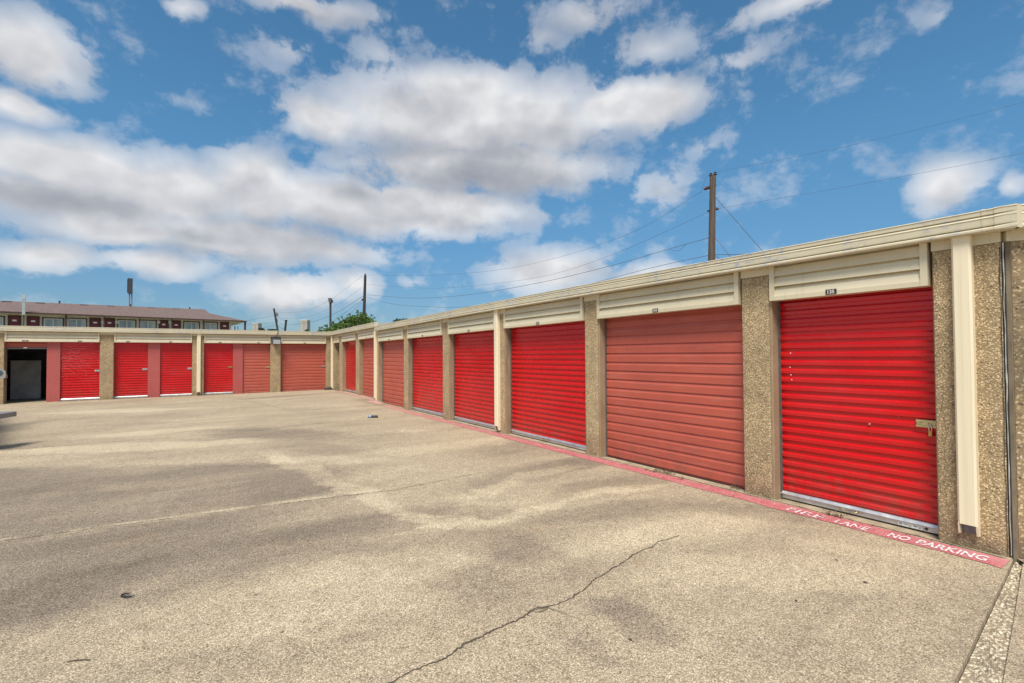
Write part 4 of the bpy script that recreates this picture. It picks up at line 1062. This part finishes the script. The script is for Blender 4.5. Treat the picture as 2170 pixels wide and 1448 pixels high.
# ------------------------------------------------------------------ trees
def leaf_mat(name, a, b_):
    m, t, b = mat(name)
    r_ = t.node('ShaderNodeObjectInfo'); g_ = t.node('ShaderNodeNewGeometry')
    c = t.mix(g_.outputs['Random Per Island'], a, b_)
    setb(t, b, color=c, rough=.5, spec=.4)
    tl = t.node('ShaderNodeBsdfTranslucent', {'Color': t.mix(.5, c, (.12, .20, .02))})
    mx = t.node('ShaderNodeMixShader', {0: .3}); t.l.new(b.outputs[0], mx.inputs[1]); t.l.new(tl.outputs[0], mx.inputs[2])
    t.l.new(mx.outputs[0], t.n['Material Output'].inputs[0]); return m
M['leaf'] = leaf_mat('tree_leaf', (.045, .10, .018), (.14, .22, .045)); M['leafdark'] = leaf_mat('dark_tree_leaf', (.025, .05, .02), (.06, .095, .035))
M['bark'] = wood_mat('tree_bark', (.12, .09, .065), (.06, .045, .03))
def tree(base, clumps, label, mt, leaf=.16, n=90, twig=True, seed=1, trunk=.12):
    """clumps: (centre Vector, radius). Leaves are small quads scattered through every clump"""
    rnd = random.Random(seed)
    root = tag(empty('tree', base), label, 'tree')
    cr = MB(); tk = MB(); base = Vector(base)
    mid = base + Vector((0, 0, max(.8, clumps[0][0].z * .45)))
    tk.tube([base - Vector((0, 0, .2)), base + Vector((.03, .02, mid.z * .5)), mid], [trunk, trunk * .85, trunk * .7], 8)
    for ci, (c, r) in enumerate(clumps):
        tk.tube([mid, mid.lerp(c, .5) + Vector((rnd.uniform(-.1, .1), rnd.uniform(-.1, .1), .1)), c], [trunk * .45, trunk * .28, trunk * .1], 5)
        k = int(n * (r / .6) ** 2)
        for _ in range(k):
            v = Vector((rnd.gauss(0, 1), rnd.gauss(0, 1), rnd.gauss(0, 1))).normalized() * r * rnd.uniform(.25, 1.0) ** .5
            if rnd.random() < .14: v *= rnd.uniform(1.05, 1.4)
            p = c + Vector((v.x, v.y, v.z * .8))
            s_ = leaf * rnd.uniform(.6, 1.3)
            a = Vector((rnd.gauss(0, 1), rnd.gauss(0, 1), rnd.gauss(0, .7))).normalized(); b = a.cross(Vector((rnd.gauss(0, 1), rnd.gauss(0, 1), rnd.gauss(0, 1)))).normalized()
            nrm = a.cross(b)
            cr.add([p - a * s_ * .5, p + b * s_ * .28 + nrm * s_ * .06, p + a * s_ * .55, p - b * s_ * .28 + nrm * s_ * .06], [(0, 1, 2, 3)])
    tk.build('trunk', M['bark'], root); 
    me = cr; me.build('crown', mt, root)
    return root
def clump_px(lst, t, spread=.0):
    out = []
    for (px, py, rpx, dt) in lst: out.append((dep(px, py, t + dt), rpx * t / F))
    return out
rnd = random.Random(3)
def hull(px): return lerp_tab([(650, 702), (675, 698), (700, 689), (720, 677), (735, 671), (752, 664), (768, 663), (782, 670), (792, 676), (800, 684)], px)
cl_ = []
for _ in range(120):
    px = rnd.uniform(668, 797); top = hull(px); r_ = rnd.uniform(5, 10)
    py = min(top + r_ + rnd.expovariate(1 / 9.0), 712); cl_.append((px, py, r_, rnd.uniform(-1.6, 1.6)))
for px, py, r_ in ((725, 672, 3), (717, 676, 3), (742, 666, 3), (757, 661, 3.5), (765, 663, 3), (787, 668, 3), (735, 668, 2.5), (776, 667, 4), (706, 683, 3), (690, 690, 4), (680, 694, 4), (793, 673, 2.5)): cl_.append((px, py, r_, rnd.uniform(-.5, .5)))
b0 = dep(752, 700, 28); tree((b0.x, b0.y, 0), clump_px(cl_, 28), 'leafy green tree spreading over the roof corner around the floodlight pole', M['leaf'], .15, 330, seed=5, trunk=.16)
cl_ = [(rnd.uniform(832, 868), 0, rnd.uniform(4, 7), rnd.uniform(-1, 1)) for _ in range(16)]
cl_ = [(a, 674 + abs(a - 852) * .25 + rnd.uniform(0, 8) + c * .6, c, d) for a, b, c, d in cl_]
b0 = dep(850, 690, 40); tree((b0.x, b0.y, 0), clump_px(cl_, 40), 'small dark treetop peeking over the near storage roof', M['leafdark'], .2, 200, seed=8, trunk=.14)
for (pa, pb, top, lab, sd) in ((548, 562, 695, 'small rounded treetop above the back roof near the tower', 11), (567, 591, 696.5, 'low dark treetop behind the leaning pole', 12), (646, 654, 698, 'tiny dark conical treetop against the pale tower', 13)):
    cl_ = [(rnd.uniform(pa + 2, pb - 2), top + rnd.uniform(2, 7), rnd.uniform(2, 3.5), rnd.uniform(-1, 1)) for _ in range(12)]
    b0 = dep((pa + pb) / 2, 702, 75); tree((b0.x, b0.y, 0), clump_px(cl_, 75), lab, M['leafdark'], .34, 110, seed=sd, trunk=.16)

# ------------------------------------------------------------------ small things on the ground
bt = onz(790, 884, .02); bo = tag(empty('flashlight', (bt.x, bt.y, gz(bt.x, bt.y))), 'black tube with a white and blue head lying on the concrete', 'flashlight')
dv = (AX + Vector((.0, .12, 0))).normalized(); dv.z = 0; c0 = Vector((bt.x, bt.y, gz(bt.x, bt.y) + .033))
b_ = MB(); b_.tube([c0 - dv * .04, c0 + dv * .125], .032, 12); b_.build('barrel', M['black'], bo)
b_ = MB(); b_.tube([c0 - dv * .135, c0 - dv * .12, c0 - dv * .042], [.022, .033, .034], 12); b_.build('head', simple('pale_plastic', (.40, .44, .50), .4), bo)
b_ = MB(); b_.tube([c0 - dv * .105, c0 - dv * .075], .0365, 12); b_.build('blue_ring', simple('blue_band', (.10, .20, .42), .5), bo)
pts = [onz(a, b, .012) for a, b in ((276, 1257), (266, 1258), (258, 1260.5), (257, 1263), (266, 1264.5), (277, 1264), (285, 1262.5))]
b_ = MB(); b_.tube(pts, [.003, .005, .0055, .0055, .0055, .005, .003], 6)
tag(b_.build('rubber_strip', M['rubber'], None, tuple(pts[0])), 'short black curled strip lying on the concrete in the left foreground', 'rubber strip')
pts = [onz(a, b, .006) for a, b in ((142, 1402), (160, 1399), (178, 1398), (192, 1398))]
b_ = MB(); b_.tube(pts, [.002, .0035, .0035, .002], 5); tag(b_.build('twig', simple('dry_twig', (.12, .09, .06), .9), None, tuple(pts[0])), 'thin dry twig on the concrete at the lower left', 'twig')
lf = simple('dead_leaf', (.06, .04, .025), .8)
for (px, py, s_, lab) in ((1834, 1235, .022, 'largest dark dead leaf on the concrete in front of the 135 door'), (1773, 1187, .014, 'small dead leaf on the concrete nearest the red stripe'), (1687, 1273, .016, 'dead leaf on open concrete below the crack end'), (1752, 1234, .008, 'tiny dead leaf speck between two larger leaves'), (1903, 1336, .009, 'tiny dead leaf speck in the lower right foreground'), (1335, 1356, .016, 'dead leaf right of the branching crack')):
    p = onz(px, py, .004); a = random.uniform(0, 6); b_ = MB(); e1 = Vector((math.cos(a), math.sin(a), 0)); e2 = Vector((-e1.y, e1.x, 0))
    up = Vector((0, 0, 1)); b_.add([p - e1 * s_, p - e2 * s_ * .4 + up * s_ * .3, p + e1 * s_ + up * s_ * .2, p + e2 * s_ * .45 + up * s_ * .35, p + up * s_ * .06], [(0, 1, 4), (1, 2, 4), (2, 3, 4), (3, 0, 4)])
    tag(b_.build('dead_leaf', lf, None, tuple(p)), lab, 'leaf', 'dead leaves on the concrete')
# dry weeds in the threshold joint
wm = simple('dry_weed', (.15, .10, .05), .9, 0, .4, 20)
def weed(px, py, n, h, spread, lab, seed):
    rnd = random.Random(seed); p0 = onz(px, py, 0); b_ = MB()
    for _ in range(n):
        o = p0 + Vector((rnd.uniform(-.02, .02), rnd.uniform(-spread, spread), 0)); a = rnd.uniform(0, 6.28); l = h * rnd.uniform(.4, 1)
        lean = rnd.uniform(.2, 1.1)
        q1 = o + Vector((math.cos(a) * l * lean * .4, math.sin(a) * l * lean * .4, l * .6)); q2 = q1 + Vector((math.cos(a) * l * lean * .5, math.sin(a) * l * lean * .5, l * rnd.uniform(-.2, .4)))
        b_.tube([o, q1, q2], [.0022, .0016, .0008], 4)
        if rnd.random() < .7: b_.add([q2, q2 + Vector((.012, .006, .008)), q2 + Vector((.004, .016, -.004)), q2 + Vector((-.01, .01, .004))], [(0, 1, 2, 3)])
    tag(b_.build('weed', wm, None, tuple(p0)), lab, 'weed', 'dry weeds in the threshold joint')
weed(1408, 1003, 46, .075, .16, 'widest tuft of dry weeds at the foot of faded door 134', 1); weed(1380, 1000, 20, .04, .1, 'low creeping dry weeds left of the widest tuft', 6)
weed(1445, 1018, 5, .06, .01, 'single thin dry stalk at the foot of faded door 134', 2); weed(1768, 1095, 30, .05, .07, 'small straw-coloured tuft on the stripe below door 135', 3); weed(1560, 1036, 14, .05, .06, 'dry scraps by the pier at the right of door 134', 4)
# dark crack between stripe and threshold
ribbon([Vector((5.085, .97 + .25 * i, 0)) for i in range(60)], .014, 'expansion_joint', M['crackfill'], pave, lift=.006, jit=.012, step=.04, seed=21)
fs_ = MB(); vs = []
for i in range(186):
    u = .955 + .08 * i; vs += [(5.068 + .008 * mnoise.noise((u * 3, 7, 1)), u, gz(5, u) + .003), (5.15, u, gz(5, u) + .003)]
fs_.add(vs, [(2 * i, 2 * i + 1, 2 * i + 3, 2 * i + 2) for i in range(185)]); fs_.build('threshold_edge', M['sill'], pave)

# dry leaf and grit litter gathered in the threshold joint
rnd = random.Random(31); lt_ = MB()
for _ in range(420):
    u = rnd.uniform(1.0, 15.0) if rnd.random() < .5 else rnd.choice((1.5, 2.05, 2.9, 3.2, 4.1, 5.5, 6.6, 8.1, 10.5)) + rnd.gauss(0, .18)
    x = 5.09 + rnd.gauss(0, .022) if rnd.random() < .75 else rnd.uniform(4.85, 5.2); x = min(x, 5.125) if not any(p_[1] < u < q_[0] for p_, q_ in zip(posts1, posts1[1:])) else x
    if u < .98: continue
    a = rnd.uniform(0, 6.28); r_ = rnd.uniform(.003, .011); p = Vector((x, u, gz(x, u) + .008)); e1 = Vector((math.cos(a), math.sin(a), rnd.uniform(-.1, .4))) * r_; e2 = Vector((-math.sin(a), math.cos(a), rnd.uniform(0, .3))) * r_ * .5
    lt_.add([p - e1, p + e2, p + e1, p - e2], [(0, 1, 2, 3)])
tag(lt_.build('leaf_litter', lf), 'dry leaf and grit litter scattered along the storage row threshold', 'litter', kind='stuff')

# ------------------------------------------------------------------ pickup at the left edge (only its bumper corner and mirror enter the picture)
hd = ray(-4, 800); hd.z = 0; hd.normalize(); hs = Vector((-hd.y, hd.x, 0))         # heading away from us; hs = to the truck's left
rc = Vector((0, 0, 0)) + hd * 12.0 - hs * -.06
def frame_t(u, d, z): return Vector((rc.x, rc.y, gz(rc.x, rc.y))) + hd * u + hs * d + Vector((0, 0, z))   # u forward from the tail, d leftwards from the right flank
trk = tag(empty('pickup_truck', frame_t(0, .9, 0)), 'dark pickup parked at the left edge, only its bumper corner and door mirror in view', 'pickup truck')
tp = simple('dark_truck_paint', (.05, .055, .065), .25, .3, .05, 2)
def body_prism(prof, d0, d1, name, mt, inset=0):
    mb = MB(); n = len(prof); vs = [frame_t(u, d0, z) for u, z in prof] + [frame_t(u, d1, z) for u, z in prof]
    mb.add(vs, [tuple(range(n)), tuple(range(2 * n - 1, n - 1, -1))] + [(i, (i + 1) % n, n + (i + 1) % n, n + i) for i in range(n)]); return mb.build(name, mt, trk)
body_prism([(.12, .55), (.1, 1.20), (2.0, 1.20), (2.05, 1.25), (4.0, 1.22), (5.3, 1.12), (5.45, .9), (5.45, .5), (4.9, .5), (4.75, .8), (4.1, .8), (3.95, .45), (1.55, .45), (1.4, .8), (.75, .8), (.6, .55)], .42, 2.1, 'body', tp)
body_prism([(2.05, 1.251), (2.25, 1.78), (3.3, 1.78), (3.95, 1.232)], .5, 2.02, 'cab', M['glass'])
body_prism([(2.3, 1.781), (2.35, 1.84), (3.2, 1.84), (3.28, 1.781)], .54, 1.98, 'cab_roof', tp)
for u in (1.08, 4.43):
    for d in (.44, 1.86):
        mb = MB(); mb.tube([frame_t(u, d, .36), frame_t(u, d + .22, .36)], .36, 20); o = mb.build('wheel', M['rubber'], trk)
        mb = MB(); mb.tube([frame_t(u, d - .006, .36), frame_t(u, d + .226, .36)], .21, 16); mb.build('rim', M['chrome'], o)
mb = MB()
pb_ = [(-.30, .03), (-.30, 2.0), (.10, 2.15), (.34, -.29), (.20, -.29)]
vs = [frame_t(u, d, .52) for u, d in pb_] + [frame_t(u, d, .60) for u, d in pb_]
mb.add(vs, [(4, 3, 2, 1, 0), (5, 6, 7, 8, 9)] + [(i, (i + 1) % 5, 5 + (i + 1) % 5, 5 + i) for i in range(5)]); bu = mb.build('rear_bumper', simple('dull_bumper_metal', (.22, .22, .225), .45, .3), trk)
mb = MB(); mb.box(frame_t, -.16, .06, .1, 1.9, .602, .612); mb.build('step_pad', M['rubber'], bu)
mb = MB(); mb.box(frame_t, -.24, .05, .03, 1.9, .45, .519); mb.build('bumper_underside', M['rubber'], bu)
mi_ = MB(); vs = []
for k in range(14):
    w_ = 2 * math.pi * k / 14; c_, s_ = math.cos(w_), math.sin(w_)
    ex = lambda v: math.copysign(abs(v) ** .6, v)
    for u in (3.55, 3.68): vs.append(frame_t(u, -.02 + .16 * ex(c_), 1.21 + .12 * ex(s_) + .03 * c_))
mi_.add(vs, [tuple(range(0, 28, 2)), tuple(range(27, 0, -2))] + [(2 * k, 2 * k + 1, (2 * k + 3) % 28, (2 * k + 2) % 28) for k in range(14)], 0)
mo = mi_.build('door_mirror', M['chrome'], trk)
mg = MB(); mg.add([frame_t(3.545, -.02 + .12 * math.cos(w / 12 * 2 * math.pi), 1.205 + .085 * math.sin(w / 12 * 2 * math.pi)) for w in range(12)], [tuple(range(12))]); mg.build('mirror_glass', simple('mirror_glass', (.16, .17, .20), .1, .3), mo)
mr = MB(); mr.box(frame_t, 3.56, 3.66, -.2, -.15, 1.10, 1.17); mr.build('turn_signal', simple('red_lens', (.45, .14, .14), .3), mo)
mr = MB(); mr.tube([frame_t(3.6, .05, 1.12), frame_t(3.6, .2, 1.04), frame_t(3.6, .5, 1.0)], .03, 8); mr.build('mirror_arm', M['black'], mo)

# ------------------------------------------------------------------ light and sky
SUN_EL, SUN_AZ = 60.0, 226.0                     # azimuth clockwise from +Y: behind the camera, to the left
sd = Vector((math.sin(R(SUN_AZ)) * math.cos(R(SUN_EL)), math.cos(R(SUN_AZ)) * math.cos(R(SUN_EL)), math.sin(R(SUN_EL))))
sl = bpy.data.lights.new('sun', 'SUN'); sl.energy = 3.5; sl.angle = R(22); sl.color = (1, .95, .86)
so_ = bpy.data.objects.new('sun', sl); C.objects.link(so_); so_.rotation_euler = sd.to_track_quat('Z', 'Y').to_euler()

W = bpy.data.worlds.new('World'); S.world = W; W.use_nodes = True
w = NT(W.node_tree); bg = w.n['Background']
sky = w.node('ShaderNodeTexSky', sky_type='NISHITA'); sky.sun_disc = False; sky.sun_elevation = R(SUN_EL); sky.sun_rotation = R(SUN_AZ); sky.altitude = 200; sky.air_density = 1.0; sky.dust_density = .6; sky.ozone_density = 2.0
SKY_HIGH = (.63, 1.08, 1.17); SKY_LOW = (.46, .61, .76); SKY_STRENGTH = .085
CLOUD = [(.90, .895, .90), (.70, .70, .72), (.475, .488, .53), (.335, .352, .405)]; CLOUD_GAIN = 8.3; PUFF_K = .65; FBM_K = .8
# cloud density in (azimuth, elevation): soft masses broken up by fractal noise
def azel(px, py):
    d = ray(px, py).normalized(); return math.atan2(d.x, d.y), math.asin(d.z)
gr = w
v0 = w.vmath('NORMALIZE', w.node('ShaderNodeTexCoord').outputs['Generated']); sx = w.node('ShaderNodeSeparateXYZ', {0: v0})
az = w.math('ARCTAN2', sx.outputs[0], sx.outputs[1]); el = w.math('ARCSINE', sx.outputs[2])
av = w.node('ShaderNodeCombineXYZ', {0: az, 1: el}).outputs[0]
warp = w.noise(av, 6, 4, .6, out=1)
vw = w.vmath('ADD', av, w.vmath('MULTIPLY', w.vmath('SUBTRACT', warp, (.5, .5, .5)), (.085, .06, 0)))
def blobs(lst, acc=None, power=1.0):
    for (px, py, rx, ry, am) in lst:
        a0, e0 = azel(px, py); a1, _ = azel(px + rx * .5, py); a2, _ = azel(px - rx * .5, py); _, e1 = azel(px, py - ry * .5); _, e2 = azel(px, py + ry * .5)
        vin = vw
        if acc is not None:                               # a vanishing tie to the running value keeps node evaluation sequential
            vin = w.node('ShaderNodeVectorMath', {0: acc, 1: (1e-9, 1e-9, 0), 2: vw}, operation='MULTIPLY_ADD').outputs[0]
        p = w.mapping(vin, (a0, e0, 0), (0, 0, 0), (abs(a1 - a2), abs(e1 - e2), 1), 'TEXTURE')
        d = w.math('MULTIPLY_ADD', w.vmath('LENGTH', p, out=1), -am, am)
        acc = d if acc is None else w.math('SMOOTH_MAX', acc, d, .15)
    return acc
BL = [  # px py rx ry amount
    (1010, 260, 440, 130, 1.1), (1340, 228, 200, 70, 1.1), (690, 245, 140, 75, .9), (980, 185, 240, 70, .9), (1010, 360, 380, 100, 1.1), (820, 440, 480, 90, 1.1),
    (540, 400, 150, 120, 1.05), (150, 360, 340, 95, 1.1), (110, 430, 340, 70, 1.0), (520, 510, 360, 80, 1.0), (330, 562, 190, 40, .75), (110, 548, 170, 48, .8), (250, 490, 300, 60, .95), (380, 410, 240, 100, 1.0), (240, 440, 260, 80, 1.0), (700, 430, 260, 90, 1.0), (640, 530, 300, 45, .8),
    (70, 110, 200, 120, .9), (40, 215, 150, 55, .8), (640, 8, 290, 50, .68), (385, 10, 80, 36, .5), (1235, 35, 150, 52, .5), (1150, 78, 60, 40, .38), (1680, 10, 250, 44, .55),
    (610, 105, 120, 45, .30), (800, 120, 80, 60, .30), (1370, 108, 180, 55, .40), (1570, 130, 110, 48, .38), (1500, 305, 80, 45, .22), (1405, 395, 130, 70, .44),
    (620, 622, 190, 62, .85), (750, 600, 90, 45, .7), (1165, 580, 180, 70, .9), (1390, 590, 150, 48, .8), (2005, 395, 140, 85, .8), (2165, 390, 55, 40, .5), (870, 597, 60, 18, .26), (1980, 30, 90, 60, .24),
    (-350, 300, 400, 170, .9), (2750, 250, 400, 120, .8), (1000, -500, 700, 160, .8), (2000, -380, 500, 140, .75), (100, -900, 900, 420, 1.2)]  # last one is an unseen cloud added for highlights on the door ribs
acc = blobs(BL)
# broad cover in the part of the sky behind the camera
beh = w.mapr(w.math('ABSOLUTE', w.math('SUBTRACT', az, .588)), 1.25, 1.7, 0, 1, True)
acc = w.math('MAXIMUM', acc, w.math('MULTIPLY', beh, w.mapr(w.noise(av, 2.2, 2), .35, .65, -.3, .75)))
SH = [(1010, 385, 330, 60, 1.0), (960, 330, 420, 50, .6), (150, 435, 340, 50, .85), (620, 480, 330, 60, .6), (400, 500, 260, 40, .5), (1230, 310, 150, 50, .5), (630, 655, 180, 30, .6), (450, 540, 260, 30, .45), (60, 170, 160, 60, .5), (640, 20, 220, 30, .4), (1000, 480, 200, 25, .4), (760, 400, 140, 30, .4), (2010, 430, 90, 40, .4)]
shade = blobs(SH, w.math('MULTIPLY', acc, 1e-6))
def puff(vec, scale, det):
    nd = w.node('ShaderNodeTexVoronoi', {'Vector': vec, 'Scale': scale, 'Detail': det, 'Roughness': .52, 'Lacunarity': 2.3, 'Smoothness': .35}, feature='SMOOTH_F1', voronoi_dimensions='2D', normalize=True)
    return nd.outputs['Distance']
wf = w.noise(av, 22, 5, .62, out=1)
vb_in = w.vmath('ADD', w.mapping(av, scale=(1, 1.35, 1)), w.vmath('MULTIPLY', w.vmath('SUBTRACT', wf, (.5, .5, .5)), (.050, .050, 0)))
av2 = w.mapping(av, scale=(1, 1.4, 1))
f1 = w.noise(av2, 8, 7, .64)
pf = puff(vb_in, 12, 3)
nz = w.math('ADD', w.math('MULTIPLY', w.math('SUBTRACT', f1, .5), 1.25), w.math('MULTIPLY', w.math('SUBTRACT', .36, pf), 1.0))
den = w.math('ADD', acc, w.math('MULTIPLY', nz, w.mapr(acc, -.6, .22, .22, 1)))
soft = w.mapr(shade, .0, .5, .32, .62)
mask = w.math('MULTIPLY', w.mapr(den, .05, soft, 0, 1, True), w.mapr(acc, .12, .62, .30, 1))
def tied(prev, vec): return w.node('ShaderNodeVectorMath', {0: prev, 1: (1e-9, 1e-9, 0), 2: vec}, operation='MULTIPLY_ADD').outputs[0]
p0 = puff(tied(den, vb_in), 7.5, 1.4); p1 = puff(tied(p0, w.vmath('ADD', vb_in, (-.012, .045, 0))), 7.5, 1.4)
g0 = w.noise(tied(p1, av2), 6, 3, .55); g1 = w.noise(tied(g0, w.vmath('ADD', av2, (-.016, .075, 0))), 6, 3, .55)
relief = w.math('ADD', w.math('MULTIPLY', w.math('SUBTRACT', p0, p1), PUFF_K), w.math('MULTIPLY', w.math('SUBTRACT', g1, g0), FBM_K))   # positive on undersides
lit = w.math('ADD', w.math('MULTIPLY', w.math('MAXIMUM', shade, 0), .85), relief)
lit = w.math('ADD', lit, w.math('MULTIPLY', w.math('SUBTRACT', .5, f1), .35)); lit = w.math('ADD', lit, w.mapr(den, .1, .9, .02, .18))
cc = w.ramp(lit, [(0, CLOUD[0]), (.25, CLOUD[1]), (.6, CLOUD[2]), (1, CLOUD[3])])
cc = w.vmath('SCALE', cc, CLOUD_GAIN)
skyc = w.mix(1.0, sky.outputs[0], w.mix(w.mapr(el, .0, .42, 0, 1, True), SKY_LOW, SKY_HIGH), 'MULTIPLY')
allc = w.mix(w.math('MULTIPLY', mask, w.mapr(el, -.02, .10, .6, .95)), skyc, cc)
w.put(bg.inputs[0], allc); bg.inputs[1].default_value = SKY_STRENGTH

S.view_settings.view_transform = 'Standard'; S.view_settings.look = 'None'; S.view_settings.exposure = 0.45; S.view_settings.gamma = 1.0
S.view_settings.use_curve_mapping = False
S.cycles.max_bounces = 4; S.cycles.use_denoising = True
